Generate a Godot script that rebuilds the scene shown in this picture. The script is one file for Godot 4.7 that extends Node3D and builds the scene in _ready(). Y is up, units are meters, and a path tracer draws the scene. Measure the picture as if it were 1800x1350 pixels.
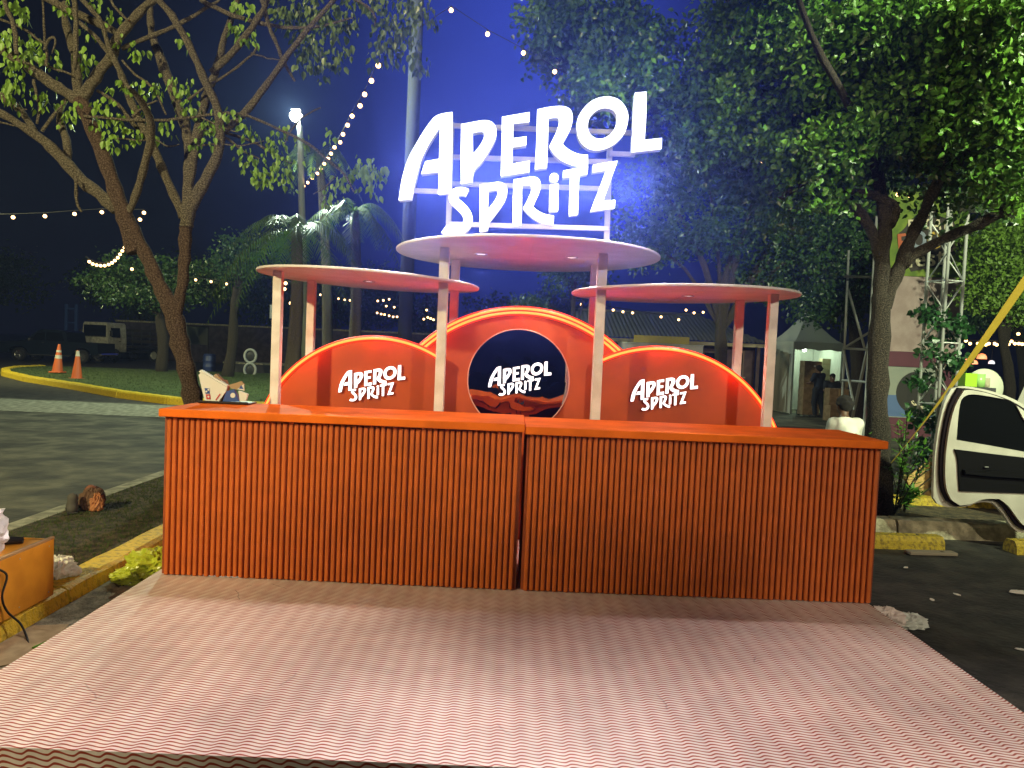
extends Node3D

# ------------------------------------------------------------------ helpers
var counts := {}
var rng := RandomNumberGenerator.new()
var M := {}

func V(x: float, y: float, z: float) -> Vector3:
	return Vector3(x, y, z)

func numbered(parent: Node, called: String) -> String:
	var key := str(parent.get_instance_id()) + called
	var k: int = counts.get(key, 0)
	counts[key] = k + 1
	return called if k == 0 else "%s_%03d" % [called, k]

func tag(o: Node, label: String, category: String, group := "", kind := "") -> void:
	if label: o.set_meta("label", label)
	if category: o.set_meta("category", category)
	if group: o.set_meta("group", group)
	if kind: o.set_meta("kind", kind)

func thing(called: String, label: String, category: String, at := Vector3.ZERO, turn := 0.0, group := "") -> Node3D:
	var o := Node3D.new()
	o.name = numbered(self, called)
	add_child(o, true)
	o.position = at
	o.rotation.y = turn
	tag(o, label, category, group)
	return o

func put(called: String, mesh: Mesh, mat: Material, parent: Node = null, at := Vector3.ZERO, turn := Vector3.ZERO) -> MeshInstance3D:
	var p: Node = parent if parent else self
	var o := MeshInstance3D.new()
	o.name = numbered(p, called)
	o.mesh = mesh
	o.material_override = mat
	p.add_child(o, true)
	o.position = at
	o.rotation = turn
	return o

func structure(called: String, mesh: Mesh, mat: Material, label: String, at := Vector3.ZERO) -> MeshInstance3D:
	var o := put(called, mesh, mat, null, at)
	tag(o, label, "", "", "structure")
	return o

func lin(r: float, g: float, b: float, a := 1.0) -> Color:
	return Color(r, g, b, a).linear_to_srgb()

func plain(called: String, r: float, g: float, b: float, rough := 0.7, metal := 0.0) -> StandardMaterial3D:
	var m := StandardMaterial3D.new()
	m.resource_name = called
	m.albedo_color = lin(r, g, b)
	m.roughness = rough
	m.metallic = metal
	m.cull_mode = BaseMaterial3D.CULL_DISABLED
	M[called] = m
	return m

func noise(seed_: int, freq: float, octaves := 4, kind := FastNoiseLite.TYPE_SIMPLEX_SMOOTH) -> FastNoiseLite:
	var n := FastNoiseLite.new()
	n.seed = seed_
	n.frequency = freq
	n.noise_type = kind
	n.fractal_octaves = octaves
	return n

func noise_tex(n: FastNoiseLite, a: Color, b: Color, lo := 0.25, hi := 0.75, side := 512) -> NoiseTexture2D:
	var t := NoiseTexture2D.new()
	t.width = side
	t.height = side
	t.seamless = true
	t.noise = n
	var g := Gradient.new()
	g.offsets = PackedFloat32Array([lo, hi])
	g.colors = PackedColorArray([a, b])
	t.color_ramp = g
	return t

# a surface whose colour wanders between two tones, with fine relief
func worn(called: String, a: Array, b: Array, scale: float, rough: float, relief := 0.0, seed_ := 1, freq := 0.012, lo := 0.25, hi := 0.75) -> StandardMaterial3D:
	var m := plain(called, 1, 1, 1, rough)
	m.albedo_color = Color.WHITE
	m.albedo_texture = noise_tex(noise(seed_, freq, 5), lin(a[0], a[1], a[2]), lin(b[0], b[1], b[2]), lo, hi)
	m.uv1_triplanar = true
	m.uv1_world_triplanar = true
	m.uv1_scale = Vector3.ONE * scale
	if relief > 0.0:
		m.heightmap_enabled = true
		m.heightmap_texture = noise_tex(noise(seed_ + 50, 0.06, 5), Color.BLACK, Color.WHITE, 0.2, 0.8)
		m.heightmap_scale = relief
	return m

func glow(called: String, r: float, g: float, b: float, energy: float) -> StandardMaterial3D:
	var m := plain(called, 0.6, 0.6, 0.6, 0.5)
	m.emission_enabled = true
	m.emission = lin(r, g, b)
	m.emission_energy_multiplier = energy
	return m

class MB:
	var st := SurfaceTool.new()
	func _init(smooth := false):
		st.begin(Mesh.PRIMITIVE_TRIANGLES)
		st.set_smooth_group(0 if smooth else -1)
	func flat() -> void:
		st.set_smooth_group(-1)
	func vert(p: Vector3, uv: Vector2) -> void:
		st.set_uv(uv)
		st.add_vertex(p)
	func tri(a: Vector3, b: Vector3, c: Vector3, ua := Vector2.ZERO, ub := Vector2.ZERO, uc := Vector2.ZERO) -> void:
		vert(a, ua); vert(b, ub); vert(c, uc)
	func quad(a: Vector3, b: Vector3, c: Vector3, d: Vector3, ua := Vector2.ZERO, ub := Vector2.ZERO, uc := Vector2.ZERO, ud := Vector2.ZERO) -> void:
		tri(a, b, c, ua, ub, uc)
		tri(a, c, d, ua, uc, ud)
	# box with chamfered edges
	func box(c: Vector3, s: Vector3, ch := 0.004, b := Basis.IDENTITY) -> MB:
		var h := s * 0.5
		ch = minf(ch, minf(h.x, minf(h.y, h.z)) * 0.9)
		var corner := func(sx: float, sy: float, sz: float, axis: int) -> Vector3:
			var p := Vector3(sx * h.x, sy * h.y, sz * h.z)
			if axis != 0: p.x -= sx * ch
			if axis != 1: p.y -= sy * ch
			if axis != 2: p.z -= sz * ch
			return c + b * p
		for s1 in [-1.0, 1.0]:
			quad(corner.call(s1, -1.0, -1.0, 0), corner.call(s1, 1.0, -1.0, 0), corner.call(s1, 1.0, 1.0, 0), corner.call(s1, -1.0, 1.0, 0))
			quad(corner.call(-1.0, s1, -1.0, 1), corner.call(1.0, s1, -1.0, 1), corner.call(1.0, s1, 1.0, 1), corner.call(-1.0, s1, 1.0, 1))
			quad(corner.call(-1.0, -1.0, s1, 2), corner.call(1.0, -1.0, s1, 2), corner.call(1.0, 1.0, s1, 2), corner.call(-1.0, 1.0, s1, 2))
			for s2 in [-1.0, 1.0]:
				quad(corner.call(s1, s2, -1.0, 0), corner.call(s1, s2, 1.0, 0), corner.call(s1, s2, 1.0, 1), corner.call(s1, s2, -1.0, 1))
				quad(corner.call(s1, -1.0, s2, 0), corner.call(s1, 1.0, s2, 0), corner.call(s1, 1.0, s2, 2), corner.call(s1, -1.0, s2, 2))
				quad(corner.call(-1.0, s1, s2, 1), corner.call(1.0, s1, s2, 1), corner.call(1.0, s1, s2, 2), corner.call(-1.0, s1, s2, 2))
				for s3 in [-1.0, 1.0]:
					tri(corner.call(s1, s2, s3, 0), corner.call(s1, s2, s3, 1), corner.call(s1, s2, s3, 2))
		return self
	func tube(pts: Array, radii: Array, seg := 8, caps := true, squash := 1.0) -> MB:
		var n := pts.size()
		var side := Vector3.ZERO
		var rings := []
		var along := 0.0
		for i in n:
			var d: Vector3 = (pts[mini(i + 1, n - 1)] - pts[maxi(i - 1, 0)]).normalized()
			if side == Vector3.ZERO:
				side = d.cross(Vector3.UP if absf(d.y) < 0.9 else Vector3.RIGHT).normalized()
			side = (side - d * side.dot(d)).normalized()
			var up := side.cross(d)
			if i > 0: along += (pts[i] as Vector3).distance_to(pts[i - 1])
			var ring := []
			for k in seg + 1:
				var a := TAU * k / seg
				ring.append(pts[i] + (side * cos(a) + up * sin(a) * squash) * radii[i])
			rings.append([ring, along])
		for i in n - 1:
			for k in seg:
				var u0 := float(k) / seg
				var u1 := float(k + 1) / seg
				quad(rings[i][0][k], rings[i + 1][0][k], rings[i + 1][0][k + 1], rings[i][0][k + 1], Vector2(u0, rings[i][1]), Vector2(u0, rings[i + 1][1]), Vector2(u1, rings[i + 1][1]), Vector2(u1, rings[i][1]))
		if caps:
			for e in [0, n - 1]:
				for k in seg:
					tri(pts[e], rings[e][0][k], rings[e][0][k + 1])
		return self
	# turned about y: profile of (radius, height)
	func lathe(profile: Array, seg := 24, at := Vector3.ZERO, b := Basis.IDENTITY) -> MB:
		for i in profile.size() - 1:
			for k in seg:
				var a0 := TAU * k / seg
				var a1 := TAU * (k + 1) / seg
				var p: Vector2 = profile[i]
				var q: Vector2 = profile[i + 1]
				quad(at + b * Vector3(cos(a0) * p.x, p.y, sin(a0) * p.x), at + b * Vector3(cos(a0) * q.x, q.y, sin(a0) * q.x), at + b * Vector3(cos(a1) * q.x, q.y, sin(a1) * q.x), at + b * Vector3(cos(a1) * p.x, p.y, sin(a1) * p.x))
		return self
	# flat outline (x, y) given thickness from z0 to z1
	func prism(poly: PackedVector2Array, z0: float, z1: float, at := Transform3D.IDENTITY, front := true, sides := true, back := true) -> MB:
		if Geometry2D.is_polygon_clockwise(poly):
			poly.reverse()
		var t := Geometry2D.triangulate_polygon(poly)
		for i in range(0, t.size(), 3):
			for z in ([z0, z1] if front and back else [z1] if front else [z0] if back else []):
				var q := []
				for k in 3:
					var p := poly[t[i + k]]
					q.append(at * Vector3(p.x, p.y, z))
				tri(q[0], q[1], q[2], poly[t[i]], poly[t[i + 1]], poly[t[i + 2]])
		if sides:
			for i in poly.size():
				var p := poly[i]
				var r := poly[(i + 1) % poly.size()]
				quad(at * Vector3(p.x, p.y, z0), at * Vector3(r.x, r.y, z0), at * Vector3(r.x, r.y, z1), at * Vector3(p.x, p.y, z1), p, r, r, p)
		return self
	func done() -> ArrayMesh:
		st.generate_normals()
		return st.commit()

func box_mesh(s: Vector3, ch := 0.004) -> ArrayMesh:
	return MB.new().box(Vector3.ZERO, s, ch).done()

func rod(a: Vector3, b: Vector3, r: float, seg := 6) -> ArrayMesh:
	return MB.new(true).tube([a, b], [r, r], seg).done()

func bar(a: Vector3, b: Vector3, w: float, d: float, ch := 0.003) -> ArrayMesh:
	var y := (b - a).normalized()
	var x := y.cross(Vector3.BACK)
	if x.length() < 0.01: x = Vector3.RIGHT
	x = x.normalized()
	return MB.new().box((a + b) * 0.5, Vector3(w, a.distance_to(b), d), ch, Basis(x, y, x.cross(y))).done()

func ball(r: float, seg := 12) -> ArrayMesh:
	var prof := []
	for i in seg / 2 + 1:
		var a := -PI / 2 + PI * i / (seg / 2)
		prof.append(Vector2(maxf(cos(a) * r, 0.0005), sin(a) * r))
	return MB.new(true).lathe(prof, seg).done()

func rounded(poly: PackedVector2Array, keep := 50.0) -> PackedVector2Array:
	# cut gentle corners twice, keep the sharp ones
	for pass_ in 2:
		var out := PackedVector2Array()
		var n := poly.size()
		for i in n:
			var a := poly[(i + n - 1) % n]
			var b := poly[i]
			var c := poly[(i + 1) % n]
			if absf(rad_to_deg((b - a).angle_to(c - b))) < keep and absf(rad_to_deg((b - a).angle_to(c - b))) > 3.0:
				out.append(b.lerp(a, 0.25)); out.append(b.lerp(c, 0.25))
			else:
				out.append(b)
		poly = out
	return poly

func pairs(a: Array) -> PackedVector2Array:
	var out := PackedVector2Array()
	for i in range(0, a.size(), 2):
		out.append(Vector2(a[i], a[i + 1]))
	return out

func circle2(c: Vector2, rx: float, ry: float, seg := 40, from := 0.0, to := TAU) -> PackedVector2Array:
	var out := PackedVector2Array()
	for i in seg:
		var a := lerpf(from, to, float(i) / (seg if is_equal_approx(to - from, TAU) else seg - 1))
		out.append(c + Vector2(cos(a) * rx, sin(a) * ry))
	return out

# outline with a hole: cut in two down the middle of the hole so that each half is whole
func with_hole(outer: PackedVector2Array, hole: PackedVector2Array) -> Array:
	var mid := 0.0
	for p in hole: mid += p.x / hole.size()
	var out := []
	for s in [-1.0, 1.0]:
		var half := PackedVector2Array([Vector2(mid, -50), Vector2(mid + s * 50, -50), Vector2(mid + s * 50, 50), Vector2(mid, 50)])
		for piece in Geometry2D.intersect_polygons(outer, half):
			for q in Geometry2D.clip_polygons(piece, hole):
				out.append(q)
	return out

func limb(flat: Array, jitter := 0.0, sub := 3) -> Array:
	# x, y, z, r ... -> smooth points and radii
	var p := []
	var r := []
	for i in range(0, flat.size(), 4):
		p.append(Vector3(flat[i], flat[i + 1], flat[i + 2])); r.append(float(flat[i + 3]))
	var op := []
	var orr := []
	for i in p.size() - 1:
		var p0: Vector3 = p[maxi(i - 1, 0)]
		var p3: Vector3 = p[mini(i + 2, p.size() - 1)]
		for k in sub:
			var t := float(k) / sub
			var q: Vector3 = (p[i] as Vector3).cubic_interpolate(p[i + 1], p0, p3, t)
			if jitter > 0.0:
				q += Vector3(rng.randf_range(-1, 1), rng.randf_range(-1, 1), rng.randf_range(-1, 1)) * jitter
			op.append(q)
			orr.append(lerpf(r[i], r[i + 1], t) * rng.randf_range(0.93, 1.07))
	op.append(p[-1]); orr.append(r[-1])
	return [op, orr]

func leaf_mesh(length: float, width: float, bend: float) -> ArrayMesh:
	# a pointed leaf, folded along its rib and curved
	var m := MB.new()
	var rib := [Vector3(0, 0, 0), Vector3(0, -bend * 0.3, length * 0.4), Vector3(0, -bend, length)]
	for s in [-1.0, 1.0]:
		var a := Vector3(s * width * 0.42, width * 0.10, length * 0.18)
		var b := Vector3(s * width * 0.5, width * 0.12 - bend * 0.4, length * 0.5)
		m.tri(rib[0], a, rib[1])
		m.tri(a, b, rib[1])
		m.tri(rib[1], b, rib[2])
	return m.done()

func scatter(called: String, mesh: Mesh, mat: Material, where: Array, parent: Node) -> MultiMeshInstance3D:
	var mm := MultiMesh.new()
	mm.transform_format = MultiMesh.TRANSFORM_3D
	mm.mesh = mesh
	mm.instance_count = where.size()
	for i in where.size():
		mm.set_instance_transform(i, where[i])
	var o := MultiMeshInstance3D.new()
	o.name = numbered(parent, called)
	o.multimesh = mm
	o.material_override = mat
	parent.add_child(o, true)
	return o

func turned(at: Vector3, size: float, droop := 0.0) -> Transform3D:
	var d := Vector3(rng.randf_range(-1, 1), rng.randf_range(-1, 1) - droop, rng.randf_range(-1, 1)).normalized()
	var side := d.cross(Vector3(rng.randf_range(-1, 1), rng.randf_range(-0.3, 1), rng.randf_range(-1, 1))).normalized()
	if side.length() < 0.5: side = Vector3.RIGHT
	var s := size * rng.randf_range(0.7, 1.3)
	return Transform3D(Basis(side * s, d.cross(side) * s, d * s), at)

# bones: [a, ra, b, rb] ... joined by a smooth minimum and meshed as surface nets
func flesh(bones: Array, cell: float, k := 0.03) -> ArrayMesh:
	var lo := Vector3.INF
	var hi := -Vector3.INF
	for b in bones:
		for e in [[b[0], b[1]], [b[2], b[3]]]:
			lo = lo.min(e[0] - Vector3.ONE * (e[1] + cell * 2.5)); hi = hi.max(e[0] + Vector3.ONE * (e[1] + cell * 2.5))
	var n := Vector3i(((hi - lo) / cell).ceil()) + Vector3i.ONE
	var f := PackedFloat32Array()
	f.resize(n.x * n.y * n.z)
	f.fill(cell * 3.0)
	for b in bones:
		var a: Vector3 = b[0]
		var ab: Vector3 = b[2] - a
		var l2 := maxf(ab.length_squared(), 1e-6)
		var rr := maxf(b[1], b[3]) + cell * 3.0 + k
		var c0 := Vector3i(((a.min(b[2]) - Vector3.ONE * rr - lo) / cell).floor()).clamp(Vector3i.ZERO, n - Vector3i.ONE)
		var c1 := Vector3i(((a.max(b[2]) + Vector3.ONE * rr - lo) / cell).ceil()).clamp(Vector3i.ZERO, n - Vector3i.ONE)
		for z in range(c0.z, c1.z + 1):
			for y in range(c0.y, c1.y + 1):
				for x in range(c0.x, c1.x + 1):
					var p := lo + Vector3(x, y, z) * cell
					var t := clampf((p - a).dot(ab) / l2, 0.0, 1.0)
					var d := p.distance_to(a + ab * t) - lerpf(b[1], b[3], t)
					var at := (z * n.y + y) * n.x + x
					var o := f[at]
					var h := clampf(0.5 + 0.5 * (o - d) / k, 0.0, 1.0)
					f[at] = lerpf(o, d, h) - k * h * (1.0 - h)
	var verts := {}
	var st := MB.new(true)
	var face := func(a: Vector3, b: Vector3, c: Vector3, d: Vector3, out: Vector3) -> void:
		if (c - a).cross(d - b).dot(out) > 0.0: st.quad(a, d, c, b)
		else: st.quad(a, b, c, d)
	var cellv := func(x: int, y: int, z: int) -> Vector3:
		var key := (z * n.y + y) * n.x + x
		if verts.has(key): return verts[key]
		var sum := Vector3.ZERO
		var cnt := 0
		for e in 12:
			var ax := e / 4
			var i := e % 2
			var j := (e / 2) % 2
			var p := Vector3i(0, i, j) if ax == 0 else Vector3i(i, 0, j) if ax == 1 else Vector3i(i, j, 0)
			var q := p
			q[ax] += 1
			var fa := f[((z + p.z) * n.y + y + p.y) * n.x + x + p.x]
			var fb := f[((z + q.z) * n.y + y + q.y) * n.x + x + q.x]
			if (fa < 0.0) != (fb < 0.0):
				sum += Vector3(p).lerp(Vector3(q), fa / (fa - fb)); cnt += 1
		var v: Vector3 = lo + (Vector3(x, y, z) + (sum / maxf(cnt, 1))) * cell
		verts[key] = v
		return v
	for z in range(1, n.z - 1):
		for y in range(1, n.y - 1):
			for x in range(1, n.x - 1):
				var at := (z * n.y + y) * n.x + x
				var inside := f[at] < 0.0
				if inside != (f[at + 1] < 0.0):
					face.call(cellv.call(x, y - 1, z - 1), cellv.call(x, y, z - 1), cellv.call(x, y, z), cellv.call(x, y - 1, z), Vector3.RIGHT if inside else Vector3.LEFT)
				if inside != (f[at + n.x] < 0.0):
					face.call(cellv.call(x - 1, y, z - 1), cellv.call(x, y, z - 1), cellv.call(x, y, z), cellv.call(x - 1, y, z), Vector3.UP if inside else Vector3.DOWN)
				if inside != (f[at + n.x * n.y] < 0.0):
					face.call(cellv.call(x - 1, y - 1, z), cellv.call(x, y - 1, z), cellv.call(x, y, z), cellv.call(x - 1, y, z), Vector3.BACK if inside else Vector3.FORWARD)
	return st.done()

func lamp(l: Light3D, parent: Node, at: Vector3, toward: Vector3, energy: float, c: Color, size := 0.1) -> void:
	l.name = numbered(parent, "light")
	parent.add_child(l, true)
	l.light_energy = energy
	l.light_color = c
	l.shadow_enabled = true
	if not l is AreaLight3D: l.light_size = size
	var up := Vector3.UP if absf((toward - at).normalized().y) < 0.95 else Vector3.FORWARD
	l.global_transform = Transform3D(Basis.looking_at(toward - at, up), at)

func spot(parent: Node, at: Vector3, toward: Vector3, energy: float, c: Color, cone: float, size := 0.1) -> void:
	var l := SpotLight3D.new()
	lamp(l, parent, at, toward, energy, c, size)
	l.spot_angle = cone
	l.spot_angle_attenuation = 0.6
	l.spot_range = 80
	l.spot_attenuation = 2

func omni(parent: Node, at: Vector3, energy: float, c: Color, size := 0.1) -> void:
	var l := OmniLight3D.new()
	lamp(l, parent, at, at + Vector3.FORWARD, energy, c, size)
	l.omni_range = 80
	l.omni_attenuation = 2

func make_sky() -> PanoramaSkyMaterial:
	# near black night sky, with the blue lens glow of the sign painted in
	var w := 512
	var h := 256
	var im := Image.create(w, h, false, Image.FORMAT_RGBAF)
	for y in h:
		var el := PI * (0.5 - (y + 0.5) / h)
		for x in w:
			var az := wrapf(TAU * (float(x) + 0.5) / w, -PI, PI)      # 0 looks along -z
			var d := Vector2((az - 0.02) / 0.20, (el - 0.44) / 0.34).length_squared()
			var g := exp(-d)
			var low := exp(-maxf(el, 0.0) * 4.0)
			im.set_pixel(x, y, Color(0.0015 + 0.024 * g + 0.0006 * low, 0.0018 + 0.046 * g + 0.0006 * low, 0.0050 + 0.38 * g + 0.001 * low))
	var m := PanoramaSkyMaterial.new()
	m.panorama = ImageTexture.create_from_image(im)
	return m

func _ready() -> void:
	rng.seed = 20240
	# ---- camera, sky, sun (here the moon), exposure, air
	var cam := Camera3D.new()
	cam.name = "camera"
	add_child(cam)
	cam.transform = Transform3D(Basis(Vector3.UP, -0.0056) * Basis(Vector3.RIGHT, -0.0445) * Basis(Vector3.BACK, 0.043), V(0, 1.725, 0))
	cam.fov = 54.88
	cam.near = 0.05
	cam.far = 600
	cam.current = true
	var env := Environment.new()
	env.background_mode = Environment.BG_SKY
	env.sky = Sky.new()
	env.sky.sky_material = make_sky()
	env.tonemap_mode = Environment.TONE_MAPPER_LINEAR
	env.tonemap_exposure = 1.06
	env.sdfgi_enabled = true
	env.ssao_enabled = true
	env.ssil_enabled = true
	env.fog_enabled = true
	env.fog_density = 0.0009
	env.fog_light_color = Color(0.62, 0.72, 1.0)
	env.volumetric_fog_enabled = true
	env.volumetric_fog_density = 0.0
	var we := WorldEnvironment.new()
	we.name = "world"
	we.environment = env
	add_child(we)
	var moon := DirectionalLight3D.new()
	moon.name = "moon"
	add_child(moon)
	moon.rotation_degrees = Vector3(-52, 28, 0)
	moon.light_energy = 0.006
	moon.light_color = Color(0.8, 0.86, 1.0)
	moon.light_angular_distance = 0.5
	moon.shadow_enabled = true

	# added fog volumes standing in for the lens bloom round the sign
	for k in 3:
		var bloom_mist := FogVolume.new()
		bloom_mist.name = numbered(self, "bloom_mist")
		bloom_mist.shape = RenderingServer.FOG_VOLUME_SHAPE_ELLIPSOID
		bloom_mist.size = [V(5.2, 6.6, 2.7), V(3.7, 5.8, 2.3), V(2.3, 5.0, 1.9)][k]
		var mm := FogMaterial.new()
		mm.density = [0.010, 0.016, 0.026][k]
		mm.albedo = Color(0.34, 0.44, 1.0)
		bloom_mist.material = mm
		add_child(bloom_mist)
		bloom_mist.position = V(0.1, 4.15, -4.95)
		tag(bloom_mist, ["added thin outer mist round the big lit sign", "night mist added for the glow round the big lit sign", "added denser mist close round the letters of the lit sign"][k], "", "", "stuff")

	make_materials()
	masts()
	ground()
	deck()
	counters()
	booth()
	sign_letters()
	shade_tree()
	leafy_tree()
	roadside_tree()
	left_background()
	right_background()
	string_lights()
	left_foreground()
	right_foreground()

func make_materials() -> void:
	worn("asphalt_road", [0.072, 0.069, 0.045], [0.138, 0.130, 0.084], 0.35, 0.85, 0.4, 3)
	M.asphalt_road.detail_enabled = true
	M.asphalt_road.detail_blend_mode = BaseMaterial3D.BLEND_MODE_MUL
	M.asphalt_road.detail_albedo = noise_tex(noise(77, 0.004, 3), lin(0.45, 0.45, 0.45), Color.WHITE, 0.3, 0.6)
	worn("asphalt_lot", [0.018, 0.017, 0.015], [0.048, 0.045, 0.036], 0.5, 0.7, 0.6, 5)
	worn("concrete", [0.17, 0.165, 0.115], [0.34, 0.33, 0.24], 0.8, 0.9, 0.3, 7)
	worn("old_concrete", [0.17, 0.155, 0.10], [0.38, 0.345, 0.235], 1.1, 0.9, 0.5, 8)
	worn("yellow_paint", [0.36, 0.25, 0.012], [0.68, 0.48, 0.016], 1.6, 0.6, 0.5, 9, 0.02, 0.15, 0.5)
	worn("yellow_old", [0.16, 0.11, 0.012], [0.42, 0.30, 0.014], 1.7, 0.7, 0.6, 10, 0.02, 0.2, 0.6)
	worn("soil", [0.030, 0.025, 0.012], [0.10, 0.075, 0.035], 1.2, 0.95, 1.5, 11)
	worn("lawn", [0.025, 0.048, 0.008], [0.065, 0.095, 0.018], 0.5, 0.95, 1.0, 12)
	worn("bark", [0.05, 0.038, 0.024], [0.34, 0.30, 0.21], 2.6, 0.9, 3.0, 13, 0.035, 0.3, 0.75)
	worn("bark_red", [0.045, 0.020, 0.012], [0.24, 0.17, 0.12], 2.4, 0.9, 4.0, 14, 0.035, 0.3, 0.78)
	worn("bark_dark", [0.022, 0.016, 0.010], [0.13, 0.10, 0.07], 2.5, 0.9, 4.0, 15, 0.035, 0.3, 0.78)
	worn("orange_paint", [0.58, 0.115, 0.010], [0.72, 0.145, 0.013], 0.5, 0.66, 0.0, 16)
	M.orange_paint.metallic_specular = 0.14
	worn("orange_slat", [0.43, 0.088, 0.006], [0.52, 0.107, 0.008], 0.9, 0.5, 0.0, 17)
	worn("orange_groove_shade", [0.20, 0.038, 0.005], [0.28, 0.052, 0.006], 0.9, 0.6, 0.0, 17)  # backing behind the slats; groove shade put into a darker orange
	worn("orange_board", [0.37, 0.056, 0.006], [0.44, 0.068, 0.007], 0.4, 0.45, 0.0, 18)
	worn("white_post", [0.62, 0.57, 0.53], [0.74, 0.70, 0.67], 0.8, 0.5, 0.0, 19)
	worn("white_disc", [0.66, 0.60, 0.57], [0.76, 0.70, 0.68], 0.5, 0.38, 0.0, 20)
	plain("maroon", 0.09, 0.018, 0.014, 0.7)  # shade of the open counter interior put into the colour
	plain("white_frame", 0.55, 0.55, 0.60, 0.4)
	plain("letter_side", 0.70, 0.72, 0.80, 0.4)
	plain("steel", 0.45, 0.45, 0.44, 0.35, 0.8)
	plain("galvanised", 0.42, 0.43, 0.42, 0.5, 0.6)
	plain("black_plastic", 0.012, 0.012, 0.013, 0.4)
	plain("black_rubber", 0.015, 0.015, 0.015, 0.8)
	plain("dark_metal", 0.05, 0.05, 0.055, 0.5, 0.5)
	glow("sign_glow", 0.86, 0.90, 1.0, 2.2)
	glow("logo_glow", 1.0, 0.90, 0.92, 1.9)
	glow("neon_glow", 1.0, 0.070, 0.011, 9.0)
	glow("neon_halo", 1.0, 0.035, 0.006, 1.5)  # red halo of the neon as a glowing colour
	M.neon_glow.albedo_color = lin(0.10, 0.012, 0.004)
	M.neon_halo.albedo_color = lin(0.30, 0.02, 0.008)
	glow("bulb_glow", 1.0, 0.56, 0.20, 7.0)
	glow("lamp_glow", 0.95, 1.0, 0.92, 14.0)
	glow("downlight_glow", 1.0, 0.92, 0.88, 1.6)
	var leaf := plain("leaf_lime", 0.13, 0.24, 0.028, 0.5)
	leaf.backlight_enabled = true
	leaf.backlight = Color(0.35, 0.4, 0.1)
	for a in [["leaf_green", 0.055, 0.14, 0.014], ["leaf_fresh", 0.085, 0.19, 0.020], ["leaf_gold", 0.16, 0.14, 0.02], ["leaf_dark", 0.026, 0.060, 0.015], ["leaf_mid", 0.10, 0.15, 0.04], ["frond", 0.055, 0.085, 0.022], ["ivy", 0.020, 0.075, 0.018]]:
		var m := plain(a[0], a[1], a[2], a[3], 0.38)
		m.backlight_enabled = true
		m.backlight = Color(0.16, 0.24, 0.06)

func mast(at: Vector3, height: float, toward: Vector3, energy: float, c: Color, label: String, cone := 50.0) -> void:
	var t := thing("floodlight_mast", label, "lamp post", at, 0.0, "floodlights round the parking lot")
	put("pole", MB.new(true).tube([Vector3.ZERO, V(0, height, 0)], [0.11, 0.07], 12).done(), M.galvanised, t)
	put("base_plate", box_mesh(V(0.4, 0.03, 0.4), 0.005), M.galvanised, t, V(0, 0.017, 0))
	var head := V(0, height + 0.12, 0)
	var dir := (toward - at - head).normalized()
	var b := Basis.looking_at(dir, Vector3.UP)
	put("lamp_housing", MB.new().box(head, V(0.5, 0.36, 0.14), 0.02, b).done(), M.dark_metal, t)
	put("lamp_lens", MB.new().box(head + dir * 0.08, V(0.42, 0.28, 0.012), 0.003, b).done(), M.lamp_glow, t)
	spot(t, at + head + dir * 0.12, toward, energy, c, cone, 0.24)

func masts() -> void:
	mast(V(7.5, 0, 8.5), 7.4, V(0.6, 1.2, -6), 124.0, Color(1.0, 0.94, 0.80), "tall floodlight mast standing in the lot behind the wave deck", 46.0)
	mast(V(-8.2, 0, 3.6), 6.6, V(-6.2, 2.6, -9.5), 230.0, Color(1.0, 0.94, 0.70), "floodlight mast on the road side across from the yellow kerb", 44.0)
	mast(V(-21.0, 0, -23.0), 7.5, V(-13.0, 0.5, -34.0), 120.0, Color(1.0, 1.0, 0.72), "added unseen floodlight mast across the road, turned to the lawn island and the lorry", 62.0)  # added out of view to brighten the lawn, cones and lorry
	mast(V(7.8, 0, -0.8), 6.2, V(6.1, 4.6, -9.5), 240.0, Color(0.95, 1.0, 0.82), "floodlight mast beside the white pickup, turned to the leafy tree and the festival board", 40.0)

# ------------------------------------------------------------------ ground
func slab(called: String, a: Array, y0: float, y1: float, mat: Material, label: String, parent: Node = null) -> MeshInstance3D:
	var poly := PackedVector2Array()
	for p in a: poly.append(Vector2(p[0], p[1]))
	var mb := MB.new()
	mb.prism(poly, y0, y1, Transform3D(Basis(Vector3.RIGHT, Vector3.BACK, Vector3.UP), Vector3.ZERO))
	var o := put(called, mb.done(), mat, parent)
	if label: tag(o, label, "", "", "structure")
	return o

func sheet(called: String, a: Array, y: float, mat: Material, label: String) -> MeshInstance3D:
	var poly := PackedVector2Array()
	for p in a: poly.append(Vector2(p[0], p[1]))
	var mb := MB.new()
	mb.prism(poly, y, y, Transform3D(Basis(Vector3.RIGHT, Vector3.BACK, Vector3.UP), Vector3.ZERO), true, false, false)
	return structure(called, mb.done(), mat, label)

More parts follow.
